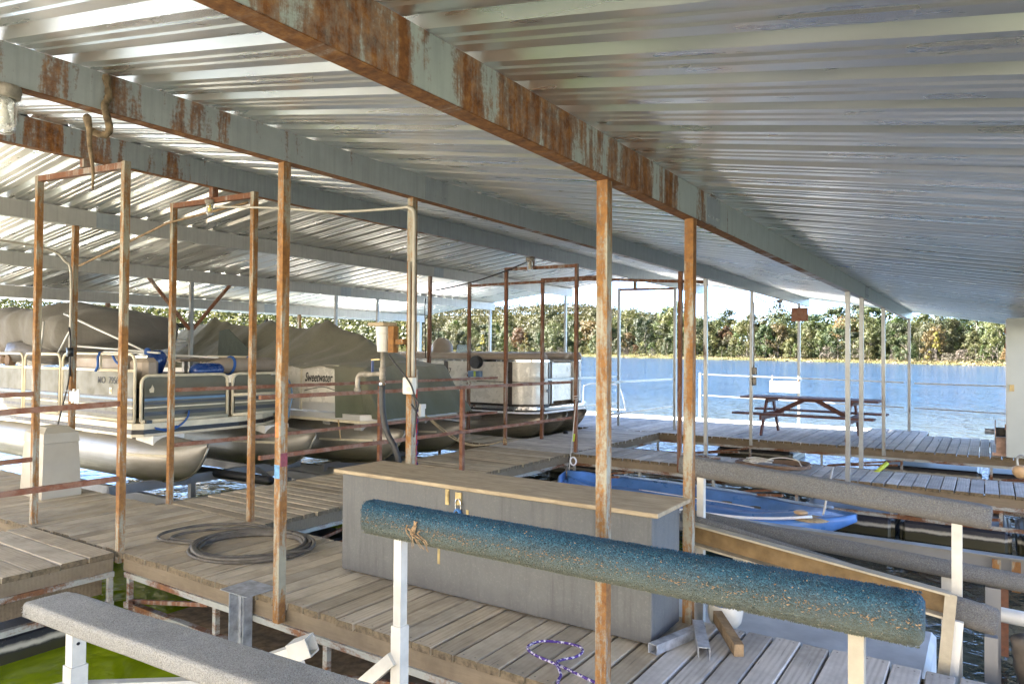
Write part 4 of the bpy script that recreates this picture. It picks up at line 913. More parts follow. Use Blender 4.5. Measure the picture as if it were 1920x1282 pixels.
m = MB(); m.tube(smooth_path([(-8.66, 3.94, 1.30), (-8.62, 3.92, 1.42), (-8.62, 3.92, 1.7), (-8.66, 3.92, 1.85)], 5), .012, 6); m.box(-8.65, -8.59, 3.89, 3.94, 1.52, 1.62)
tag(m.build('power_plug', 'black', None, (-8.62, 3.92, 1.5), True), 'black power plug hanging on the post behind the pedestal', 'plug')
m = MB()
for k in range(6): m.box(-8.58+.035*k, -8.552+.035*k, 3.9, 3.915, 1.02-.02*(k % 2)*1., 1.13+.015*(k % 3))
m.box(-8.58, -8.37, 3.902, 3.912, 1.045, 1.12); tag(m.build('tattered_tag', 'white_paint', None, (-8.5, 3.9, 1.08)), 'torn white tag fixed beside the rust streaked post', 'tag')
m = MB(); m.bar((-8.72, 3.92, 1.13), (-8.52, 3.90, 1.14), .02, .012); m.build('clip', 'black', bpy.data.objects['tattered_tag'])
def jar_lamp(label, x, y, z, s=1., bulb='bulb_yellow', group='jar lamps under the roof'):
    t = thing('jar_lamp', label, 'lamp', (x, y, z), group)
    m = MB(); m.lathe([(0, .0), (.062*s, 0), (.066*s, -.02*s), (.06*s, -.05*s), (.048*s, -.055*s), (0, -.055*s)], (x, y, z), 18); m.build('socket', 'pipe_galv', t, smooth=True)
    m = MB(); m.lathe([(.045*s, -.0555*s), (.045*s, -.075*s), (.042*s, -.08*s), (.047*s, -.09*s), (.047*s, -.165*s), (.042*s, -.19*s), (.028*s, -.205*s), (.0, -.21*s)], (x, y, z), 18); m.build('glass_jar', 'jar_glass', t, smooth=True)
    m = MB(); m.lathe([(0, -.057*s), (.013*s, -.06*s), (.016*s, -.09*s), (.030*s, -.13*s), (.026*s, -.155*s), (0, -.168*s)], (x, y, z), 12); m.build('bulb', bulb, t, smooth=True)
    return t
jar_lamp('large clear jar lamp cut off by the left edge of the picture', -3.74, 1.40, 2.80, 1.05, 'pvc')
jar_lamp('small jar lamp with a yellow bulb under the second portal bar', -6.45, 4.21, 3.10, .75)
jar_lamp('clear jar lamp under the rusted ridge beam by the brown portal', -6.40, 10.1, 3.20, 1.15, 'brass')
jar_lamp('tiny dark jar lamp under the beam near the picnic table', -3.72, 15.9, 2.78, 1., 'black')
m = MB(); m.tube(smooth_path([(-3.70, 1.83, 2.985), (-3.695, 1.84, 2.88), (-3.69, 1.82, 2.82), (-3.70, 1.85, 2.72), (-3.74, 1.84, 2.69), (-3.79, 1.80, 2.71)], 6), [.018+.008*noise.noise((i*.5, 0, 0)) for i in range(31)], 8)
m.tube(smooth_path([(-3.745, 1.765, 2.765), (-3.74, 1.772, 2.70), (-3.74, 1.775, 2.62), (-3.735, 1.79, 2.50), (-3.735, 1.79, 2.40)], 6), [.018-.013*i/24 for i in range(25)], 8)
m.tube(smooth_path([(-3.79, 1.80, 2.71), (-3.77, 1.77, 2.76), (-3.745, 1.765, 2.765)], 6), .016, 8)
tag(m.build('old_rope', 'old_rope', None, (-3.74, 1.8, 2.7), True), 'frayed brown rope draped over the second beam with a hanging tail', 'rope')
# conduit along the roof and down the post, outlet, bucket fixture, pipe stand
m = MB(); m.tube(smooth_path([(-6.35, 4.2, 3.02), (-5.4, 4.17, 2.90), (-4.6, 4.15, 2.78), (-3.95, 4.15, 2.735), (-3.76, 4.155, 2.73)], 8), .011, 8)
m.tube(smooth_path([(-3.78, 4.155, 2.735), (-3.71, 4.155, 2.70), (-3.695, 4.155, 2.62), (-3.695, 4.155, 2.4), (-3.695, 4.155, 1.9), (-3.695, 4.155, 1.41)], 6), .014, 8)
m.tube([(-3.735, 4.150, 2.3), (-3.735, 4.150, 1.41)], .012, 8)
tag(m.build('conduit', 'conduit_pvc', None, (-3.7, 4.15, 2), True), 'cream plastic conduit sagging to the post and running down it', 'conduit')
t = thing('outlet_box', 'weathered grey double outlet box on the conduit post', 'outlet', (-3.71, 4.15, 1.34))
m = MB(); m.cbox(-3.765, -3.665, 4.11, 4.165, 1.275, 1.405, .006); m.build('box', 'pvc', t)
for z in (1.315, 1.365):
    m = MB(); m.lathe([(.0, -.004), (.017, -.004), (.018, 0)], (-3.70, 4.1095, z), 12, 'y'); m.build('socket', 'cream', t)
m = MB(); m.tube(smooth_path([(-3.9, 4.1, 1.58), (-3.82, 4.1, 1.5), (-3.72, 4.09, 1.42), (-3.655, 4.10, 1.33), (-3.63, 4.12, 1.2), (-3.65, 4.14, 1.08), (-3.66, 4.13, .95)], 6), .007, 6)
m.tube(smooth_path([(-3.655, 4.11, 1.27), (-3.60, 4.11, 1.22), (-3.62, 4.11, 1.16), (-3.67, 4.11, 1.2)], 6), .008, 6)
tag(m.build('extension_cable', 'hose_black', None, (-3.7, 4.1, 1.3), True), 'black cord looping from the bucket fixture past the outlet box', 'cord')
t = thing('bucket_fixture', 'grey bucket shaped fixture under a small lid on the conduit post', 'fixture', (-3.97, 4.14, 1.7))
m = MB(); m.lathe([(0, 0), (.042, 0), (.052, .14), (.056, .145), (.056, .155), (.054, .157), (.058, .20), (0, .20)], (-3.985, 4.12, 1.60), 18); m.build('bucket', 'pvc', t, smooth=False)
m = MB(); m.cbox(-4.075, -3.905, 4.04, 4.20, 1.802, 1.83, .004); m.build('cover_plate', 'plywood', t)
m = MB(); m.box(-3.92, -3.862, 4.11, 4.17, 1.595, 1.801); m.build('bracket', 'post_rusty', t); m = MB(); m.box(-3.861, -3.779, 4.13, 4.16, 1.66, 1.70); m.build('bracket_arm', 'post_rusty', t)
t = thing('pipe_stand', 'rusty water pipe stand with elbow tap and blue valve handle', 'pipe', (-4.0, 4.13, 1.4))
m = MB(); m.tube([(-3.985, 4.12, 1.60), (-3.985, 4.12, 1.34)], .017, 10); m.lathe([(.026, 0), (.026, .03), (.022, .035), (.022, .07), (.026, .075), (.026, .10)], (-3.985, 4.12, 1.375), 12); m.tube(smooth_path([(-3.985, 4.12, 1.425), (-4.12, 4.11, 1.42), (-4.19, 4.11, 1.42), (-4.235, 4.11, 1.405), (-4.25, 4.11, 1.36), (-4.25, 4.11, 1.30)], 5), .020, 10); m.lathe([(.028, 0), (.028, .03)], (-4.25, 4.11, 1.275), 12); m.lathe([(.025, 0), (.025, .04)], (-4.17, 4.11, 1.42), 10, 'x'); m.build('pipe', 'pipe_galv', t, smooth=True)
m = MB(); m.bar((-4.085, 4.11, 1.42), (-4.085, 4.11, 1.53), .012, .018); m.build('valve_stem', 'valve_blue', t)
m = MB(); m.bar((-4.09, 4.11, 1.535), (-3.99, 4.10, 1.54), .02, .012); m.build('valve_handle', 'brass', t)
m = MB(); m.tube(smooth_path([(-3.985, 4.12, 1.345), (-3.98, 4.12, 1.15), (-3.94, 4.13, .97), (-3.86, 4.16, .8), (-3.82, 4.22, .4), (-3.82, 4.3, -.2)], 6), .024, 10); m.build('hose', 'hose_black', t, smooth=True)
m = MB(); m.lathe([(.026, 0), (.028, .01), (.026, .02)], (-3.985, 4.12, 1.335), 12); m.build('hose_clamp', 'chrome', t)
t = thing('boat_hook', 'slim red boat hook pole with twisted purple rope behind the box', 'boat hook', (-3.86, 4.38, 0))
m = MB(); m.tube([(-3.86, 4.38, -.2), (-3.84, 4.36, 1.30)], .011, 8); m.build('pole', 'pole_red', t, smooth=True)
m = MB(); m.tube([(-3.84, 4.36, 1.301), (-3.839, 4.359, 1.46)], [.011, .013], 8); m.build('tip', 'pipe_galv', t)
m = MB(); m.tube([(-3.85+.017*math.cos(i*.9), 4.37+.017*math.sin(i*.9), -.1+i*.0125) for i in range(100)], .005, 5); m.build('wrapped_rope', 'purple', t, smooth=True)
m = MB(); m.tube([(-3.80, 4.42, -.1), (-3.735, 4.5, .62)], .006, 6); m.tube(smooth_path([(-3.80, 4.42, -.1), (-3.9, 4.4, .0), (-3.83, 4.4, .1)], 5), .006, 6)
tag(m.build('thin_line', 'rope_white', None, (-3.8, 4.4, 0), True), 'thin white line stretched beside the red boat hook', 'rope')
# wiring along left beams
m = MB(); m.tube(smooth_path([(-8.68, 1.9, 2.76), (-8.66, 3.3, 2.74), (-8.66, 3.72, 2.70), (-8.66, 3.86, 2.60), (-8.66, 3.93, 2.45), (-8.66, 3.935, 1.6)], 6), .014, 6)
tag(m.build('conduit', 'conduit_pvc', None, (-8.66, 3, 2.7), True), 'thin conduit curving down the rust streaked left post', 'conduit')
m = MB(); m.tube([(-8.6, 3.99, 2.55), (-7.1, 4.15, 2.92), (-5.9, 4.25, 3.02)], .012, 6)
tag(m.build('stay_rod', 'wood_raw', None, (-7, 4, 2.8), True), 'thin rod reaching from the left post to the second portal', 'rod')
m = MB(); m.tube(cat_curve((-8.6, 10.2, 2.75), (-6.42, 10.15, 3.16), .07), .012, 6); tag(m.build('lamp_cable', 'hose_black', None, (-7.5, 10.2, 2.9), True), 'dark cable sagging from the left post to the jar lamp', 'cable')
m = MB(); m.tube([(-8.74, 10.16, 2.6), (-8.76, 10.16, 2.45), (-8.74, 10.17, 1.5)], .01, 6); tag(m.build('post_cable', 'hose_black', None, (-8.74, 10.16, 2), True), 'dark cable hanging along the brown post by the tan cover', 'cable')
m = MB(); m.tube(smooth_path([(-3.715, 13.78, 2.60), (-3.69, 13.76, 2.5), (-3.69, 13.76, 2), (-3.69, 13.76, 1.35)], 5), .014, 6); m.cbox(-3.72, -3.63, 13.72, 13.77, 1.22, 1.36, .01); m.cbox(-3.72, -3.64, 13.72, 13.77, 1.02, 1.18, .01)
tag(m.build('wiring_box', 'pipe_galv', None, (-3.68, 13.75, 1.3), True), 'grey wiring boxes and conduit on the post by the picnic table', 'outlet')
m = MB(); m.tube(smooth_path([(-3.72, 14.0, 2.72), (-3.72, 14.9, 2.66), (-3.72, 15.8, 2.76)], 6), .01, 6); tag(m.build('lamp_cable', 'hose_black', None, (-3.72, 15, 2.7), True), 'short dark cable feeding the tiny lamp near the picnic table', 'cable')
# ropes
m = MB()
for dz in (0, .035):
    m.tube(smooth_path([(-7.36, 8.48, .66), (-7.3, 8.75, .48-dz), (-7.25, 9.1, .25-dz), (-7.2, 9.5, .08-dz*.6), (-7.12, 9.9, .03), (-7.02, 10.22, .06)], 6), .010, 6)
m.tube([(-6.98+.035*math.cos(i*.8), 10.25+.035*math.sin(i*.8), .02+.004*i) for i in range(24)], .010, 6)
tag(m.build('mooring_rope', 'rope_tan', None, (-7.2, 9, .3), True), 'tan mooring rope sagging from the tan covered bow to the post foot', 'rope')
m = MB(); m.tube(cat_curve((-5.56, 10.2, .85), (-5.36, 9.62, -.22), .02), .007, 6); m.tube([(-5.6+.04*math.cos(i*.8), 10.25+.04*math.sin(i*.8), .83+.005*i) for i in range(20)], .008, 6)
tag(m.build('mooring_rope', 'rope_white', None, (-5.5, 10, .4), True), 'thin rope from the brown portal post down to the blue boat', 'rope')
m = MB(); m.bar((-5.50, 10.0, .20), (-5.47, 9.98, .32), .03, .02); tag(m.build('rope_tag', 'yellow_green', None, (-5.5, 10, .25)), 'small yellow green tag on the rope by the blue boat', 'tag')
m = MB(); m.tube([(-1.30, 11.0, -.02), (-1.16, 11.1, .12)], .03, 8); tag(m.build('foam_tube', 'yellow_green', None, (-1.2, 11, .05), True), 'short yellow green tube lying on the pale middle dock', 'tube')

# ---------------------------------------------------------------- picnic table, sign, ladder, shed, winch
t = thing('picnic_table', 'dark red wooden picnic table on the far deck', 'picnic table', (-2.95, 15.1, 0)); ca, sa = math.cos(-.045), math.sin(-.045)
def pt(x, y, z): return (-2.95+x*ca-y*sa, 15.1+x*sa+y*ca, z)
for k in range(5): m = MB(); m.bar(pt(-1.28, -.30+.15*k, .735), pt(1.28, -.30+.15*k, .735), .138, .036); m.build('top_board', 'redwood', t)
for s in (-1, 1):
    for k in range(2): m = MB(); m.bar(pt(-1.28, s*(.64+.145*k), .44), pt(1.28, s*(.64+.145*k), .44), .135, .036); m.build('bench_board', 'redwood', t)
for x in (-.78, .78):
    for s in (-1, 1): m = MB(); m.bar(pt(x, s*.60, .0), pt(x, s*.20, .715), .085, .04, up=(1, 0, 0)); m.build('leg', 'redwood', t)
    m = MB(); m.bar(pt(x+.045, -.80, .385), pt(x+.045, .80, .385), .04, .13); m.build('bench_support', 'redwood', t)
    m = MB(); m.bar(pt(x+.045, -.36, .68), pt(x+.045, .36, .68), .04, .075); m.build('top_support', 'redwood', t)
    m = MB(); m.bar(pt(x*.98, 0, .36), pt(x*.16, 0, .70), .04, .085); m.build('brace', 'redwood', t)
m = MB(); m.bar(pt(-.16, 0, .69), pt(.16, 0, .69), .06, .05); m.build('brace_block', 'redwood', t)
t = thing('blank_sign', 'blank white sign board tied to the far railing behind the picnic table', 'sign', (-3.93, 17.33, .85))
m = MB(); m.box(-4.28, -3.62, 17.34, 17.352, .73, .985); m.build('board', 'sign_white', t)
for x in (-4.24, -3.66):
    m = MB(); m.tube([(x, 17.34, .965), (x+.02, 17.36, 1.03), (x, 17.42, 1.10), (x+.02, 17.46, 1.07)], .014, 6); m.build('tie', 'post_brown', t)
t = thing('swim_ladder', 'aluminium swim ladder with hand rails at the far deck edge', 'ladder', (-8.7, 17.65, 0))
for x in (-9.2, -8.62):
    m = MB(); m.tube(smooth_path([(x, 17.3, .0), (x, 17.3, .62), (x+.03, 17.32, .72), (x+.12, 17.6, .76), (x+.22, 17.85, .70), (x+.3, 18.0, .3), (x+.36, 18.1, -.3)], 5), .015, 8); m.build('hand_rail', 'ladder_alu', t, smooth=True)
for z in (.05, -.25): m = MB(); m.tube([(-8.88+.02, 18.04, z), (-8.3, 18.04, z)], .02, 6); m.build('rung', 'alu_frame', t)
t = thing('shed_door', 'pale green grey shed wall at the right edge of the far deck', 'shed', (.8, 13.6, 0))
m = MB(); m.box(.245, 1.5, 13.60, 13.66, .03, 2.20); m.build('wall_panel', 'wall_paint', t); m = MB(); m.box(.228, .244, 13.59, 13.67, .03, 2.18); m.build('edge_trim', 'post_galv', t)
m = MB(); m.box(.275, .335, 13.575, 13.599, 1.06, 1.16); m.build('latch', 'brass', t)
for z in (1.95, 1.72, .45): m = MB(); m.lathe([(.012, 0), (.012, .09)], (.224, 13.6, z), 8); m.build('hinge', 'post_brown', t)
m = MB(); m.box(.29, 1.5, 13.665, 16.2, .03, 2.1); m.build('shed_body', 'wall_paint', t)
t = thing('winch', 'small winch reel with a pinkish rusted guard beside the shed', 'winch', (.12, 14.2, .3))
m = MB(); m.lathe([(.075, 0), (.075, .16)], (.10, 14.0, .38), 16, 'x'); m.build('drum', 'cable_grey', t, smooth=True)
m = MB(); m.lathe([(.0, 0), (.20, 0), (.20, .012), (0, .012)], (.085, 14.0, .38), 24, 'x'); m.build('flange', 'copper_pink', t); m = MB(); m.lathe([(0, 0), (.045, 0), (.045, .13), (0, .13)], (-.05, 14.0, .38), 8, 'x'); m.build('hub', 'galv_plain', t)
m = MB(); m.box(.10, .24, 13.92, 14.08, .0, .30); m.bar((.05, 14, .03), (.24, 14, .03), .2, .05); m.build('bracket', 'copper_pink', t)
t = thing('hanging_float', 'tan oval plastic float with a hook at the right edge', 'float', (.28, 9.2, .4))
m = MB(); m.lathe([(0, -.08), (.04, -.075), (.075, -.04), (.082, 0), (.075, .035), (.03, .055), (0, .056)], (.285, 9.2, .405), 16); m.build('body', 'tan_plastic', t, smooth=True)
m = MB(); m.tube(smooth_path([(.255, 9.2, .45), (.25, 9.2, .53), (.28, 9.2, .565), (.33, 9.2, .55), (.46, 9.2, .56)], 5), .013, 6); m.box(.45, .50, 9.175, 9.225, -.6, .62); m.build('hook_post', 'post_galv', t)
# ================================================================ BOATS
def pontoon(t, y, x0, xn, xt, r, zc, mat, strake=True, tipz=None):
    """float tube along x from stern x0, nose from xn to tip xt; keel sweeps up to the tip"""
    m = MB(); n = 20; zt, zb = zc+r, zc-r; rings = []
    for x in (x0, x0+.3, (x0+xn)/2, xn-.012): rings.append((x, zb, zt, r))
    K = 12
    for i in range(K+1):
        u = (i/K)**.8; top = zt-(.10*u if tipz is None else (zt-tipz)*u); bot = zb+(top-.04-zb)*(.25*u**2+.75*u**7)
        rings.append((xn+(xt-xn)*u, bot, top, r*(1-.95*u**2.4)*1.012))
    vs = []
    for (x, b, tp, w) in rings:
        c, h = (b+tp)/2, (tp-b)/2
        for k in range(n):
            a = 2*math.pi*k/n; ca, sa = math.cos(a), math.sin(a)
            vs.append((x, y+w*ca*(1-.12*max(0, -sa)*(1 if w < r*.98 else 0)), c+h*sa))
    N = len(rings); m.add(vs, [(i*n+k, i*n+(k+1) % n, (i+1)*n+(k+1) % n, (i+1)*n+k) for i in range(N-1) for k in range(n)]+[tuple(range(n)), tuple((N-1)*n+k for k in range(n))[::-1]])
    o = m.build('pontoon', mat, t, smooth=True)
    # keel strip along the stem and a side strake on the nose
    m = MB(); st = [(x, y, b-.006) for (x, b, tp, w) in rings[3:]]; m.tube(st, .014, 6); m.build('keel_strip', mat, o, smooth=True)
    if strake:
        for s in (-1, 1):
            m = MB(); pts = []
            for i in range(8):
                u = .1+.62*i/7; w = r*(1-.95*u**2.4)*1.012; pts.append((xn+(xt-xn)*u, y+s*(w+.004), zc+.045+.05*u))
            for a, b in zip(pts, pts[1:]): m.bar(a, b, .02, .03)
            m.build('strake', 'cream' if mat == 'pontoon_alu' else mat, o)
    return o
def frame_loop(t, x0, x1, y, z0, z1, r, mat, axis='x', rc=.10, w=.03, nm='fence_frame', mid=None):
    """rounded-top tube frame in the plane of the fence"""
    def q(a, z): return (a, y, z) if axis == 'x' else (y, a, z)
    pts = [q(x0, z0), q(x0, z1-rc)]+[q(x0+rc-rc*math.cos(rad(k*22.5)), z1-rc+rc*math.sin(rad(k*22.5))) for k in range(1, 4)]+[q(x0+rc, z1), q(x1-rc, z1)]
    pts += [q(x1-rc+rc*math.sin(rad(k*22.5)), z1-rc+rc*math.cos(rad(k*22.5))) for k in range(1, 4)]+[q(x1, z1-rc), q(x1, z0)]
    m = MB(); m.tube(pts, w/2, 8)
    m.bar(q(x0, z0), q(x1, z0), w, w)
    if mid: m.bar(q(x0, mid), q(x1, mid), w, w)
    return m.build(nm, mat, t, smooth=True)
# ---- olive pontoon boat
y0, y1, xb, xs = 4.78, 7.22, -8.8, -15.0
t = thing('pontoon_boat', 'olive green pontoon boat with cream rails and registration numbers, nearest at left', 'boat', (-11.5, 6, 0), 'pontoon boats in the left slips')
m = MB(); c = .55; poly = [(xs, y0), (xb-.10, y0), (xb, y0+.10), (xb, y1-1.0), (xb-.12, y1-.5), (xb-.42, y1-.08), (xb-.55, y1), (xs, y1)]
m.prism(poly, (0, 0, .60), (0, 0, .075), (1, 0, 0), (0, 1, 0)); m.build('deck', 'cream', t)
def grow(P_, d): 
    cx = sum(p[0] for p in P_)/len(P_); cy = sum(p[1] for p in P_)/len(P_); return [(p[0]+d*(1 if p[0] > cx else -1), p[1]+d*(1 if p[1] > cy else -1)) for p in P_]
m = MB(); m.prism(grow(poly, .012), (0, 0, .545), (0, 0, .054), (1, 0, 0), (0, 1, 0)); m.build('rub_rail', 'black', t)
m = MB(); m.prism(grow(poly, .016), (0, 0, .512), (0, 0, .032), (1, 0, 0), (0, 1, 0)); m.build('lower_trim', 'cream', t)
for y in (5.18, 6.85): pontoon(t, y, -15, -9.5, -7.9, .325, .215, 'pontoon_alu', tipz=.46)
for x in (-14.3, -13.1, -11.6, -10.35, -9.45, -8.95):
    for y in (5.18, 6.85): m = MB(); m.box(x-.20, x+.20, y-.21, y+.21, .40, .511); m.build('riser_bracket', 'white_paint', t)
# side fence
for a, b in ((-14.9, -13.35), (-13.28, -12.02), (-11.95, -10.86)):
    frame_loop(t, a, b, y0+.03, .70, 1.535, .03, 'cream', mid=1.33, w=.035)
frame_loop(t, -10.78, -8.28 if False else -8.90, y0+.03, .70, 1.545, .03, 'cream', rc=.12, mid=1.335, w=.035)
m = MB(); m.bar((-9.75, y0+.03, 1.335), (-9.75, y0+.03, 1.54), .03, .03); m.build('rail_upright', 'cream', t)
for a, b in ((-14.88, -13.38), (-13.25, -12.05), (-11.92, -10.9), (-10.75, -8.93)):
    m = MB(); m.box(a, b, y0+.024, y0+.036, .715, 1.318); pn = m.build('side_panel', 'olive', t)
    for z, h, mt in ((.985, .022, 'stripe_dark'), (.955, .03, 'stripe_blue'), (.905, .035, 'stripe_dark'), (.86, .018, 'cream'), (.765, .04, 'stripe_dark')):
        m = MB(); m.box(a+.003, b-.003, y0+.021, y0+.0238, z, z+h); m.build('stripe', mt, pn)
pn0 = pn
# front fence
frame_loop(t, 4.86, 6.08, xb-.04, .70, 1.275, .03, 'cream', 'y', .10, .04)
m = MB(); m.bar((xb-.04, 5.24, .72), (xb-.04, 5.24, 1.26), .04, .04); m.build('rail_upright', 'cream', t)
frame_loop(t, 6.16, 6.95, xb-.04, .70, 1.275, .03, 'cream', 'y', .10, .04, mid=.98)
m = MB(); m.tube(smooth_path([(xb-.04, 6.80, 1.26), (xb-.10, 7.0, 1.26), (xb-.35, 7.15, 1.26), (xb-.8, 7.18, 1.26)], 6), .02, 8); m.tube(smooth_path([(xb-.04, 6.8, .98), (xb-.10, 7.0, .98), (xb-.35, 7.15, .98), (xb-.8, 7.18, .98)], 6), .018, 8); m.build('corner_rail', 'alu_frame', t, smooth=True)
m = MB(); m.box(xb-.10, xb-.06, 7.02, 7.06, .68, 1.25); m.build('rail_upright', 'cream', t)
for a, b in ((4.9, 6.05), (6.2, 6.92)):
    m = MB(); m.box(xb-.052, xb-.042, a, b, .72, 1.255); pn = m.build('front_panel', 'olive', t)
    for z, h, mt in ((.985, .022, 'stripe_dark'), (.955, .03, 'stripe_blue'), (.905, .035, 'stripe_dark'), (.86, .018, 'cream'), (.765, .05, 'stripe_dark')):
        m = MB(); m.box(xb-.0418, xb-.039, a+.003, b-.003, z, z+h); m.build('stripe', mt, pn)
m = MB(); m.box(xb-.75, xb-.12, 7.165, 7.175, .72, 1.24); m.build('front_panel', 'olive', t)
text('registration', 'MO', 'ink', pn0, (-9.70, y0+.020, 1.20), .125, (math.pi/2, 0, 0), 0, .0012); text('registration', '7956', 'ink', pn0, (-9.40, y0+.020, 1.20), .125, (math.pi/2, 0, 0), 0, .0012)
m = MB(); m.box(-9.50, -9.44, y0+.0205, y0+.0235, 1.03, 1.11); m.build('decal', 'cream', pn0); m = MB(); m.box(-9.49, -9.45, y0+.019, y0+.0204, 1.05, 1.09); m.build('decal_mark', 'brass', pn0)
m = MB(); m.prism([(0, 0), (.05, .0), (.055, .05), (.03, .10), (.015, .06), (-.01, .04)], (xb-.0385, 4.97, 1.06), (.002, 0, 0), (0, 1, 0), (0, 0, 1)); m.build('decal', 'cream', t)
m = MB(); m.box(xb-.02, xb+.02, 4.9, 4.97, .676, .72); m.build('cleat', 'black', t)
# seats and deck gear
m = MB(); m.cbox(-10.3, -9.0, 6.2, 6.95, .68, 1.10, .06); m.build('bench_seat', 'vinyl_taupe', t)
m = MB(); m.tube([(-9.12, 5.95, 1.375), (-9.12, 6.2, 1.385), (-9.12, 7.0, 1.385), (-9.15, 7.1, 1.375)], [.06, .115, .115, .06], 14); b_ = m.build('bolster', 'vinyl_taupe', t, smooth=True)
for y in (6.3, 6.62):
    m = MB(); m.tube([(-9.12+.122*math.cos(a), y+.02*math.sin(a), 1.385+.122*math.sin(a)) for a in [k*.3927 for k in range(16)]], .022, 6, closed=True); m.build('strap', 'strap_blue', b_, smooth=True)
m = MB(); m.cbox(-9.4, -9.0, 4.98, 5.2, 1.10, 1.50, .06); m.build('seat_back', 'vinyl_taupe', t); m = MB(); m.cbox(-10.7, -9.45, 4.9, 5.1, .75, 1.52, .04); m.build('seat_back', 'vinyl_taupe', t)
m = MB(); m.cbox(-10.6, -9.5, 5.15, 6.1, .68, 1.28, .05); m.build('seat_block', 'vinyl_dark', t)
m = MB(); m.cbox(-10.75, -9.95, 6.05, 6.75, 1.43, 1.475, .01); m.build('table_top', 'vinyl_taupe', t); m = MB(); m.box(-10.4, -10.34, 6.35, 6.41, .68, 1.43); m.build('table_leg', 'alu_frame', t)
for a, b in ((-14, -11.2), (-11.1, -9.7)): frame_loop(t, a, b, y1-.03, .7, 1.5, .03, 'cream', w=.035)
m = MB(); m.tube(smooth_path([(-9.75, 4.80, 1.56), (-9.72, 4.76, 1.50), (-9.74, 4.77, 1.38), (-9.80, 4.77, 1.32)], 5), .018, 6); m.tube(smooth_path([(-9.5, 4.82, 1.56), (-9.45, 4.86, 1.44), (-9.3, 4.9, 1.38)], 5), .016, 6); m.build('tie_strap', 'strap_blue', t, smooth=True)
# folded top under a grey cover, on poles
def lump(m, x0, x1, y0, y1, zlo, zhi, seed, nx=28, ny=14, endt=.12, wr=.05):
    vs = []
    for i in range(nx+1):
        u = i/nx; x = x0+(x1-x0)*u; e = min(1, min(u, 1-u)/endt+.02)**.45
        for j in range(ny):
            a = 2*math.pi*j/ny; ca, sa = math.cos(a), math.sin(a); sg = lambda v: math.copysign(abs(v)**.62, v)
            cz = (zlo(u)+zhi(u))/2; h = (zhi(u)-zlo(u))/2*e; w = (y1-y0)/2*e
            p = Vector((x, (y0+y1)/2+w*sg(ca), cz+h*sg(sa))); k = wr*noise.noise(p*1.6+Vector((seed, 0, 0)))+wr*.5*noise.noise(p*5+Vector((0, seed, 0)))
            vs.append((p.x+k*.3, p.y+ca*k, p.z+sa*k))
    m.add(vs, [(i*ny+j, (i+1)*ny+j, (i+1)*ny+(j+1) % ny, i*ny+(j+1) % ny) for i in range(nx) for j in range(ny)]+[tuple(range(ny)), tuple(nx*ny+j for j in range(ny))[::-1]])
m = MB(); lump(m, -15.6, -11.0, 5.0, 6.9, lambda u: 1.46+.12*max(0, u-.7)/.3, lambda u: 2.30-.20*max(0, u-.72)/.28, 3, 60, 26, .10, .09); m.build('folded_top', 'canvas_grey', t, smooth=True)
m = MB(); lump(m, -13.6, -11.75, 4.95, 5.7, lambda u: 1.34, lambda u: 1.80-.10*u, 9, 16, 12, .4, .06); m.build('seat_cover', 'vinyl_dark', t, smooth=True)
for p, q in (((-11.2, 5.0, 2.12), (-9.55, 5.3, 1.58)), ((-11.05, 5.05, 1.95), (-11.35, 5.0, 1.55)), ((-11.4, 5.2, 1.66), (-9.2, 5.3, 1.56)), ((-11.4, 5.6, 1.58), (-9.1, 6.1, 1.50)), ((-11.5, 4.86, 2.0), (-11.6, 4.86, 1.52))):
    m = MB(); m.tube([p, q], .016, 6); m.build('bow_pole', 'alu_frame', t, smooth=True)
m = MB(); m.lathe([(0, -.05), (.04, -.04), (.045, .02), (.02, .05)], (-9.5, 5.3, 1.58), 10); m.build('pole_joint', 'strap_blue', t)
m = MB(); m.cbox(-14.7, -13.0, 4.9, 5.3, 1.36, 1.50, .03); m.lathe([(.0, -.05), (.09, -.05), (.09, .05), (0, .05)], (-12.9, 4.98, 1.42), 14, 'y'); m.build('loose_gear', 'hose_brown', t)
m = MB(); m.tube(smooth_path([(xb+.02, 5.02, .60), (xb+.03, 5.2, .57), (xb+.03, 5.35, .63), (xb+.02, 5.45, .72), (xb-.03, 5.5, .80)], 5), .012, 6); m.tube(smooth_path([(xb+.03, 5.0, .62), (xb+.035, 5.15, .585), (xb+.03, 5.3, .62)], 5), .01, 6)
tag(m.build('tie_line', 'strap_blue', None, (xb, 5.2, .6), True), 'blue tie line knotted on the front rail of the olive boat', 'rope')
m = MB(); m.tube(smooth_path([(xb-.1, 7.1, 1.24), (xb-.02, 7.14, 1.1), (xb, 7.16, .9), (xb-.02, 7.13, .72), (xb+.0, 7.1, .60)], 5), .012, 6)
tag(m.build('tie_line', 'stripe_blue', None, (xb, 7.1, .9), True), 'pale blue line hanging at the far front corner of the olive boat', 'rope')
def fender(label, p, q, r):
    p, q = Vector(p), Vector(q); L = [p.lerp(q, u) for u in (0, .04, .12, .3, .6, .85, .95, 1)]
    m = MB(); m.tube(L, [r*.25, r*.7, r*.95, r, r, r*.9, r*.55, r*.2], 16); tag(m.build('fender', 'fender_blue', None, p, True), label, 'fender', 'blue boat fenders')
fender('blue fender lying on the front rail of the olive boat', (-9.0, 5.62, 1.32), (-9.0, 6.12, 1.33), .105)
fender('blue fender standing on the olive boat behind the cream corner rail', (-9.7, 5.45, 1.22), (-9.62, 5.55, 1.60), .13)

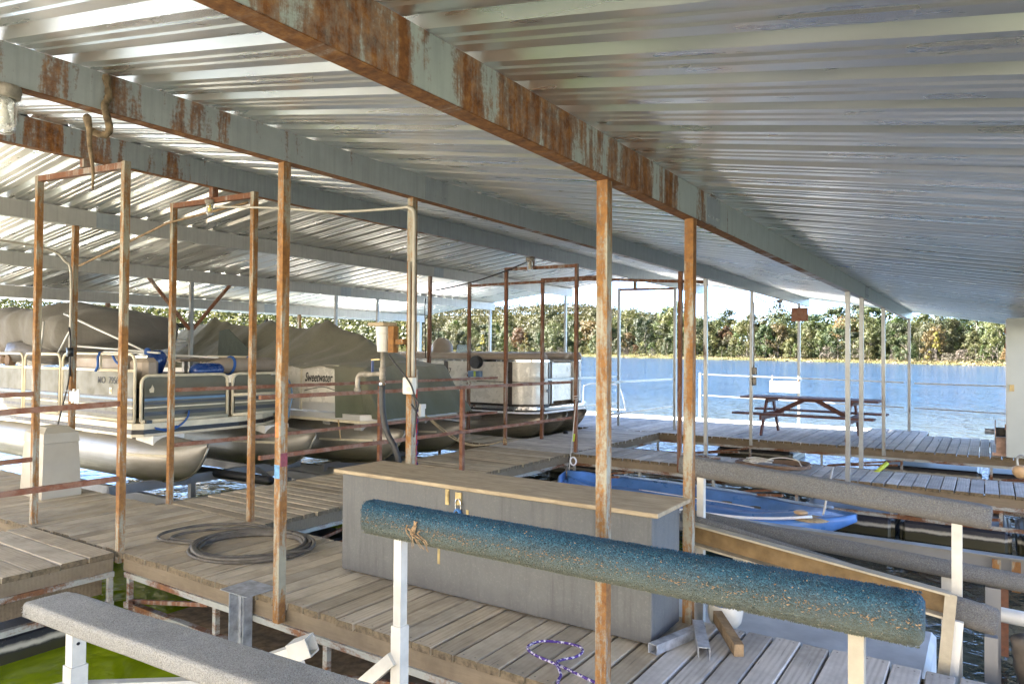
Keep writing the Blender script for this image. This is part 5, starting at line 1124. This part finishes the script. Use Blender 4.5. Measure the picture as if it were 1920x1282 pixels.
# ---- tan covered pontoon boat
y0, y1, xb, xs = 7.55, 9.85, -7.5, -14.4
t = thing('pontoon_boat', 'pontoon boat under a peaked tan canvas cover with a lettered cream side panel', 'boat', (-11, 8.7, 0), 'pontoon boats in the left slips')
m = MB(); poly = [(xs, y0), (xb-.25, y0), (xb, y0+.3), (xb, y1-.3), (xb-.25, y1), (xs, y1)]; m.prism(poly, (0, 0, .57), (0, 0, .09), (1, 0, 0), (0, 1, 0)); m.build('deck', 'alu_frame', t)
m = MB(); m.prism(grow(poly, .012), (0, 0, .53), (0, 0, .038), (1, 0, 0), (0, 1, 0)); m.build('rub_rail', 'cream', t)
for y in (7.95, 9.42): pontoon(t, y, -14.6, -8.85, -7.22, .335, .19, 'pontoon_alu', tipz=.44)
for x in (-13.5, -11.5, -9.7, -8.7, -8.0):
    for y in (7.95, 9.42): m = MB(); m.box(x-.08, x+.08, y-.2, y+.2, .40, .529); m.build('riser_bracket', 'alu_frame', t)
for a, b in ((-14.3, -12.4), (-12.35, -10.5), (-10.45, -9.12), (-9.08, -8.25)):
    m = MB(); m.box(a, b, y0+.02, y0+.04, .68, 1.36); pn = m.build('side_panel', 'ivory', t)
    m = MB(); m.bar((a, y0+.03, 1.375), (b, y0+.03, 1.375), .035, .03); m.build('panel_rail', 'cream', pn)
    m = MB(); m.box(a+.01, b-.01, y0+.016, y0+.0198, .80, .812); m.box(a+.01, b-.01, y0+.016, y0+.0198, .68, .795); m.build('lower_band', 'alu_frame', pn)
text('lettering', 'Sweetwater', 'ink', pn, (-8.69, y0+.015, 1.19), .128, (math.pi/2, 0, 0), .35, .0022).scale = (1, 1.55, 1)
m = MB(); m.tube(smooth_path([(-9.0, y0+.014, .98), (-8.8, y0+.014, 1.02), (-8.55, y0+.014, 1.05), (-8.28, y0+.014, 1.0)], 5), .007, 5); m.build('swoosh', 'ink_grey', pn)
m = MB(); m.tube(smooth_path([(-9.06, y0+.0, .68), (-9.06, y0+.0, 1.25), (-9.02, y0+.0, 1.38), (-8.9, y0, 1.40)], 6), .015, 6); m.build('corner_rail', 'cream', t, smooth=True)
# canvas: tented ridge on poles, gunwale line, skirt near the bow
PK = [(-14.6, 1.95), (-13.1, 2.26), (-12.25, 2.10), (-11.45, 2.19), (-10.6, 2.03), (-9.8, 2.14), (-8.9, 1.86), (-8.2, 1.60), (-7.85, 1.45)]
def ridge(x):
    for (a, za), (b, zb) in zip(PK, PK[1:]):
        if x <= b:
            u = (x-a)/(b-a); return za+(zb-za)*u-.02*math.sin(math.pi*u)
    return PK[-1][1]
m = MB(); nx = 96; vs = []; gz = 1.38; NY = 31
for i in range(nx+1):
    x = -14.5+(6.66)*i/nx; bow = max(0, (x+8.5)/.66); ins = .20*bow**2
    skirt = .60 if x > -8.22 else (gz-.10 if x < -9.6 else gz-.03-.02*math.sin(x*9))
    for j in range(NY):
        v = j/(NY-1); s = abs(v-.5)*2; sd = -1 if v < .5 else 1; zr_ = ridge(x)
        if s < .72: q = s/.72; y = (1.17-ins)*q; z = zr_+(gz-zr_)*q**1.12-.05*math.sin(math.pi*q)*(1 if zr_ > 1.6 else .4)
        else: q = (s-.72)/.28; y = 1.17-ins+.03*q+.03*math.sin(q*3); z = gz+(skirt-gz)*q
        p = Vector((x, 8.7+sd*y, z))
        rad_w = math.exp(-((x+9.75)/.5)**2)*0
        w1 = .05*noise.noise(Vector((x*1.1, p.y*1.4, z*.6)))+.04*noise.noise(Vector((x*5.5+z*1.5, p.y*2.2, z*1.2)))+.010*noise.noise(Vector((x*15, p.y*5, z*3)))
        dn = (0 if s < .72 else 1); fold = (.04*math.sin((x+7.9)*(5+9*(1.4-z)))*math.exp(-((x+7.9)/.9)**2)+.05*math.sin(x*8.5+2.5*noise.noise((x*1.2, 0, sd))+z*2.2)*max(0, (s-.6)/.4)) if s > .6 else 0
        if s > .95: fold += .02*math.sin(x*42+3*noise.noise((x*4, sd, 0)))
        vs.append((p.x, p.y+sd*dn*(w1+fold), p.z+(1-dn)*(w1*1.3+fold*.4)))
m.add(vs, [(i*NY+j, (i+1)*NY+j, (i+1)*NY+j+1, i*NY+j+1) for i in range(nx) for j in range(NY-1)])
# bow end panel
b0 = len(m.v); end = [vs[nx*NY+j] for j in range(NY)]; m.add(end+[(a+.20+.03*math.sin(b*9), b+(b-8.7)*.05, max(.6, min(c, 1.0))) for a, b, c in end]+[(a+.47+.02*math.sin(b*21), b+(b-8.7)*.09, .60) for a, b, c in end], [(j, NY+j, NY+j+1, j+1) for j in range(NY-1)]+[(NY+j, 2*NY+j, 2*NY+j+1, NY+j+1) for j in range(NY-1)])
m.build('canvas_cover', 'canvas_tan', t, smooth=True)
for x, z in ((-13.1, 2.26), (-11.45, 2.19), (-9.8, 2.14)): m = MB(); m.lathe([(.035, -.03), (.03, .02), (.012, .035), (0, .036)], (x, 8.7, z-.01), 8); m.build('pole_cap', 'vinyl_dark', t)
m = MB(); m.prism([(-11.45, 1.47), (-10.45, 1.43), (-10.55, 1.62), (-11.15, 1.98), (-11.4, 1.95)], (0, 7.66, 0), (0, .02, 0), (1, 0, 0), (0, 0, 1)); m.build('opening_shade', 'canvas_green', t)  # dark sheet standing in for the shaded opening under the cover
m = MB()
for k, (p, q) in enumerate((((-14.6, 7.6, 2.0), (-12.2, 7.5, 1.78)), ((-14.6, 7.65, 1.93), (-12.2, 7.52, 1.70)), ((-14.2, 7.6, 1.9), (-14.3, 7.6, 1.4)))): m.tube([p, q], .02, 6)
m.build('top_frame', 'white_trim', t, smooth=True)
m = MB(); m.tube([(-14.7, 7.65, 2.05), (-12.6, 7.9, 2.08)], .05, 8); m.build('rolled_top', 'canvas_green', t, smooth=True)
m = MB(); m.box(-7.41, -7.32, 8.42, 8.52, .60, .72); m.box(-7.42, -7.31, 8.41, 8.53, .72, .79); m.build('bow_cleat', 'white_paint', t)
m = MB(); m.tube([(-8.2, 7.54, .56), (-8.12, 7.5, .38), (-8.1, 7.5, .28)], .012, 6); m.build('tie_end', 'rope_tan', t)

# ---- ivory pontoon boat
y0, y1, xb, xs = 11.5, 13.92, -7.15, -14.5
t = thing('pontoon_boat', 'newer ivory pontoon boat with brown trim and taupe seats by the middle dock', 'boat', (-10.5, 12.7, 0), 'pontoon boats in the left slips')
R0 = .55; arc = [(xb-R0+R0*math.sin(rad(k*7.5)), y0+R0-R0*math.cos(rad(k*7.5))) for k in range(13)]; arc2 = [(x, y0+y1-y) for x, y in arc[::-1]]
poly = [(xs, y0)]+arc+arc2+[(xs, y1)]
def shift(P_, d): return [(x+(d if x > xs else 0), y+(-d if y < 12.7 else d)) for x, y in P_]
m = MB(); m.prism(shift(poly, .02), (0, 0, .50), (0, 0, .06), (1, 0, 0), (0, 1, 0)); m.build('deck_edge', 'chrome', t)
m = MB(); m.prism(shift(poly, .026), (0, 0, .463), (0, 0, .036), (1, 0, 0), (0, 1, 0)); m.build('rub_rail', 'black', t)
m = MB(); m.prism(shift(poly, .012), (0, 0, .425), (0, 0, .037), (1, 0, 0), (0, 1, 0)); m.build('lower_trim', 'white_trim', t)
def ribbon(P_, z0, z1, th, nm, mat, par):
    m = MB(); n = len(P_); vs = []
    for i, (x, y) in enumerate(P_):
        a = Vector(P_[max(0, i-1)]); b = Vector(P_[min(n-1, i+1)]); d = (b-a).normalized(); nn = Vector((d.y, -d.x))*th
        vs += [(x, y, z0), (x, y, z1), (x-nn.x, y-nn.y, z1), (x-nn.x, y-nn.y, z0)]
    m.add(vs, [(i*4+k, (i+1)*4+k, (i+1)*4+(k+1) % 4, i*4+(k+1) % 4) for i in range(n-1) for k in range(4)]+[(0, 1, 2, 3), tuple((n-1)*4+k for k in range(4))[::-1]])
    o = m.build(nm, mat, par)
    for f_ in o.data.polygons: f_.use_smooth = True
    o.data.set_sharp_from_angle(angle=rad(35)); return o
ins = shift(poly, -.06)
side = [(xs+.3, ins[0][1])]+[(xs+.3+(ins[1][0]-xs-.3)*k/8, ins[0][1]) for k in range(1, 8)]
near = side+ins[1:14]
pn = ribbon(near, .60, 1.42, .03, 'side_panel', 'ivory', t)
farp = [(x, 25.42-y) for x, y in near][::-1]
pf = ribbon(farp, .60, 1.42, .03, 'side_panel', 'ivory', t)
out = lambda P_, d: [(x+d, y-d if y < 12.7 else y+d) for x, y in P_]
gate = [(near[-1][0], near[-1][1]+.10), (farp[0][0], farp[0][1]-.10)]
ribbon([(gate[0][0]-.05, gate[0][1]+.12), (gate[1][0]-.05, gate[1][1]-.12)], .64, 1.40, .025, 'gate_panel', 'ivory', t)
for z0_, z1_ in ((.565, .60), (1.02, 1.035), (1.42, 1.465)):
    mt = 'brown_trim' if z1_ < 1.45 else 'chrome'
    ribbon(out(near, .012), z0_, z1_, .05, 'trim_rail', mt, pn); ribbon(out(farp, .012), z0_, z1_, .05, 'trim_rail', mt, pf)
for k in (2, 4, 6, 8): x, y = near[k]; m = MB(); m.box(x-.045, x+.045, y-.016, y+.01, .601, 1.419); m.build('trim_upright', 'brown_trim', pn)
for P_ in (near[-1], farp[0]): m = MB(); m.box(P_[0]-.045, P_[0]+.012, P_[1]-.03, P_[1]+.03, .601, 1.419); m.build('trim_upright', 'brown_trim', t)
m = MB(); m.box(gate[0][0]-.06, gate[0][0]+.005, gate[0][1]+.02, gate[0][1]+.06, .6, 1.42); m.build('gate_post', 'alu_frame', t); m = MB(); m.box(gate[1][0]-.06, gate[1][0]+.005, gate[1][1]-.06, gate[1][1]-.02, .6, 1.42); m.build('gate_post', 'alu_frame', t)
text('emblem', 'G', 'white_trim', t, (gate[0][0]-.035, 12.95, 1.26), .13, (math.pi/2, 0, math.pi/2), .2, .003)
text('registration', '0357', 'ink', pn, (-9.35, y0+.035, 1.22), .14, (math.pi/2, 0, 0), 0, .002)
m = MB(); m.lathe([(.03, 0), (.03, .015), (.0, .016)], (near[-2][0]+.02, near[-2][1]-.02, .86), 10, 'x'); m.build('lamp_hole', 'black', pn)
def cushion(P_, z0, z1, d, nm):
    a = shift(P_, 0); m = MB(); n = len(P_); vs = []
    for i, (x, y) in enumerate(P_):
        p = Vector(P_[max(0, i-1)]); q = Vector(P_[min(n-1, i+1)]); e = (q-p).normalized(); nn = Vector((e.y, -e.x))
        for (k, z) in ((.0, z0), (.015, (z0+z1)/2), (-.03, z1-.01), (-d*.5, z1), (-d*.9, z1-.03), (-d, z0)): vs.append((x+nn.x*k, y+nn.y*k, z))
    m.add(vs, [(i*6+k, (i+1)*6+k, (i+1)*6+(k+1) % 6, i*6+(k+1) % 6) for i in range(n-1) for k in range(6)]+[tuple(range(6)), tuple((n-1)*6+k for k in range(6))[::-1]])
    return m.build(nm, 'vinyl_taupe', t, smooth=True)
cushion(near[1:-1], 1.466, 1.60, .26, 'seat_back'); cushion(farp[1:-1], 1.466, 1.62, .26, 'seat_back')
m = MB(); m.cbox(-9.4, -7.5, y0+.12, y0+.75, .56, 1.05, .05); m.build('bench_seat', 'vinyl_taupe', t); m = MB(); m.cbox(-9.4, -7.5, y1-.75, y1-.12, .56, 1.05, .05); m.build('bench_seat', 'vinyl_taupe', t)
m = MB(); m.cbox(-10.3, -9.7, 12.2, 13.1, .56, 1.55, .08); m.build('console', 'ivory', t); m = MB(); m.prism([(-.3, 0), (.3, 0), (.22, .22), (-.22, .22)], (-9.75, 12.65, 1.55), (.02, 0, 0), (0, 1, 0), (0, 0, 1)); m.build('windscreen', 'windscreen', t)
m = MB(); lump(m, -10.1, -9.6, 11.75, 12.25, lambda u: 1.3, lambda u: 1.92, 5, 10, 12, .45, .02); m.build('helm_seat', 'vinyl_taupe', t, smooth=True)
for y in (11.93, 12.71, 13.49): pontoon(t, y, -14.5, -8.9, xb+(.02 if y != 13.49 else .05), .32, .10, 'pontoon_bronze', strake=False, tipz=.415)
m = MB(); m.bar((-10.5, 11.62, .28), (-8.5, 11.62, .30), .02, .10); m.build('splash_strip', 'pontoon_bronze', t)
m = MB(); m.tube([(-9.9, 11.9, 1.6), (-9.85, 11.9, 2.1)], .008, 5); m.tube([(-10.0, 11.9, 1.6), (-9.85, 11.8, 2.1)], .008, 5); m.build('fishing_rod', 'hose_black', t)
m = MB(); m.lathe([(0, -.02), (.03, -.02), (.03, .02), (0, .02)], (-7.6, y0-.03, .50), 8, 'y'); m.build('cleat', 'chrome', t)
tt = thing('hose_reel', 'black hose reel with a tackle box on the post by the ivory boat', 'reel', (-8.5, 11.35, 1.4))
m = MB(); m.lathe([(0, -.06), (.12, -.06), (.13, -.03), (.10, -.02), (.10, .03), (.13, .04), (.12, .07), (0, .07)], (-8.40, 11.30, 1.41), 18, 'y'); m.build('reel', 'hose_black', tt)
m = MB(); m.cbox(-8.58, -8.28, 11.26, 11.36, 1.12, 1.24, .01); m.build('tackle_box', 'stripe_blue', tt); m = MB(); m.box(-8.43, -8.38, 11.255, 11.259, 1.13, 1.23); m.build('box_band', 'yellow_green', tt)
m = MB(); m.tube(smooth_path([(-8.6, 11.33, 1.2), (-8.72, 11.3, 1.15), (-8.75, 11.28, 1.0), (-8.66, 11.26, .92), (-8.55, 11.26, .98), (-8.6, 11.26, 1.1), (-8.5, 11.25, 1.05), (-8.35, 11.25, 1.02)], 6), .022, 7); m.build('hose_loop', 'rope_white', tt, smooth=True)
m = MB(); m.lathe([(0, -.02), (.09, 0), (.10, .1), (.10, .32), (.06, .42), (.04, .5), (0, .51)], (-7.02, 12.45, -.45), 16); tag(m.build('dock_bumper', 'hose_black', None, (-7.02, 12.45, -.4), True), 'black bottle shaped dock bumper under the ivory boat bow', 'bumper')

# ---- wide blue plastic boat on the right
t = thing('blue_boat', 'wide blue plastic sit-on boat with rows of cup holders tied in the right slip', 'boat', (-3.2, 9.1, -.4))
ax = Vector((-5.25, 9.35, 0)); bx = Vector((-1.22, 8.75, 0)); d = (bx-ax).normalized(); nn = Vector((-d.y, d.x, 0)); Lb = (bx-ax).length
def hw(u): return .80*(max(0, min(1, u/.12))**.5)*(1 if u < .55 else math.cos((u-.55)/.45*math.pi/2)**.75)*(.86+.14*min(1, u/.4))+.02
m = MB(); nU, sec = 48, [(-1, -.22, 0), (-1.02, -.10, 0), (-.99, -.02, 0), (-.94, .0, 0), (-.84, -.02, 0), (-.74, -.11, 0), (-.58, -.13, 0), (-.54, -.095, 0), (-.48, -.095, 0), (-.44, -.13, 0), (-.18, -.13, 0), (-.12, -.07, 0), (.12, -.07, 0), (.18, -.13, 0), (.44, -.13, 0), (.48, -.095, 0), (.54, -.095, 0), (.58, -.13, 0), (.74, -.11, 0), (.84, -.02, 0), (.94, 0, 0), (.99, -.02, 0), (1.02, -.10, 0), (1, -.22, 0), (.5, -.3, 0), (-.5, -.3, 0)]
vs = []
for i in range(nU+1):
    u = i/nU; w = hw(u); rise = .14*max(0, (u-.72)/.28)**2+.12*max(0, (.10-u)/.10)**1.3
    flat = min(1, max(0, (u-.70)/.2))
    for (a, z, _) in sec:
        zz = z if z < -.2 else z*(1-flat)-.02*flat*(abs(a) > .9)+.05*flat*(1-a*a)
        p = ax+d*(Lb*u)+nn*(w*a); tip = max(0, (u-.80)/.20)**1.6*.9; zz = zz*(1-tip)-.10*tip*(1 if z < -.05 else .35); vs.append((p.x, p.y, -.27+zz+rise*(1 if z > -.2 else 1)))
k = len(sec); m.add(vs, [(i*k+j, (i+1)*k+j, (i+1)*k+(j+1) % k, i*k+(j+1) % k) for i in range(nU) for j in range(k)]+[tuple(range(k)), tuple(nU*k+j for j in range(k))[::-1]])
m.build('hull', 'hull_blue', t, smooth=True)
for s in (-1, 1):
    m = MB(); m.tube([ax+d*(Lb*u)+nn*(hw(u)*s*.96)+Vector((0, 0, -.258+.14*max(0, (u-.72)/.28)**2)) for u in [.10+.03*i for i in range(28)]], .018, 6); m.build('gunwale_strip', 'white_trim' if s < 0 else 'hull_pale', t, smooth=True)
    m = MB(); m.tube([ax+d*(Lb*u)+nn*(hw(u)*s*.50)+Vector((0, 0, -.355)) for u in [.25+.03*i for i in range(15)]], .008, 5); m.build('rope_groove', 'white_trim', t, smooth=True)
    for q in (.46, .56, .66):
        p = ax+d*(Lb*q)+nn*(hw(q)*s*.66); m = MB(); m.lathe([(.0, -.02), (.045, -.02), (.05, .0), (.07, .004), (.072, .02), (.055, .022), (.05, .008), (0, .006)], (p.x, p.y, -.39), 14); h_ = m.build('cup_holder', 'cable_grey', t, smooth=True)
p = ax+d*(Lb*.86); m = MB(); m.lathe([(0, 0), (.07, 0), (.08, .02), (.05, .035), (0, .035)], (p.x, p.y-.2, -.21), 14); m.build('deck_plug', 'tan_plastic', t, smooth=True)
p = ax+d*(Lb*.89); m = MB(); m.lathe([(0, .03), (.14, .02), (.20, 0)], (p.x, p.y-.28, -.235), 18); m.build('worn_patch', 'rope_tan', t, smooth=True)
p = ax+d*(Lb*.03); m = MB(); m.tube([(p.x+.05*math.cos(a), p.y, .0+.06*math.sin(a)) for a in [k*.6283 for k in range(10)]], .012, 6, closed=True); m.build('tow_ring', 'white_trim', t, smooth=True)
m = MB(); m.box(-4.65, -4.0, 8.70, 8.78, -.30, -.26); m.build('flat_board', 'cable_grey', t)
m = MB(); q = ax+d*(Lb*.93); m.tube([(q.x-.05, q.y-.12, -.2), (q.x-.02, q.y+.3, .28)], .012, 6); tag(m.build('bow_line', 'rope_white', None, (q.x, q.y, 0), True), 'short pale line standing up from the tip of the blue boat', 'rope')

# ---- lift frames under the left boats
t = thing('boat_lift', 'grey steel lift frame under the olive pontoon boat bow', 'boat lift', (-8.5, 6, -.2), 'boat lift frames under the left boats')
for p, q, w, h in (((-8.9, 4.5, -.12), (-8.9, 7.4, -.12), .06, .12), ((-8.3, 4.6, -.32), (-8.3, 7.4, -.32), .06, .14), ((-11, 4.9, -.25), (-7.6, 4.9, -.25), .08, .12), ((-11, 6.2, -.15), (-7.5, 6.2, -.2), .10, .10), ((-11, 7.1, -.25), (-7.6, 7.1, -.25), .08, .12), ((-8.9, 5.6, -.6), (-8.9, 5.6, -.1), .07, .07), ((-8.3, 6.7, -.6), (-8.3, 6.7, -.2), .07, .07), ((-8.9, 6.6, -.1), (-8.1, 6.9, -.6), .05, .05)):
    sq(t, 'beam', p, q, w, 'lift_grey', h)
m = MB(); m.tube([(-11, 5.6, -.02), (-7.9, 6.1, -.12)], .06, 10); m.build('air_tank_pipe', 'hose_black', t, smooth=True)
t = thing('boat_lift', 'grey steel lift frame under the tan covered boat bow', 'boat lift', (-8, 8.8, -.2), 'boat lift frames under the left boats')
for p, q, w, h in (((-8.6, 7.6, -.2), (-8.6, 9.8, -.2), .06, .12), ((-7.9, 7.6, -.34), (-7.9, 9.8, -.34), .06, .14), ((-11, 7.7, -.26), (-7.4, 7.7, -.26), .08, .12), ((-11, 9.0, -.22), (-7.4, 9.0, -.22), .10, .12), ((-7.6, 8.3, -.62), (-7.6, 8.3, -.2), .05, .05), ((-7.6, 8.7, -.62), (-7.6, 8.7, -.2), .05, .05)):
    sq(t, 'beam', p, q, w, 'lift_grey', h)
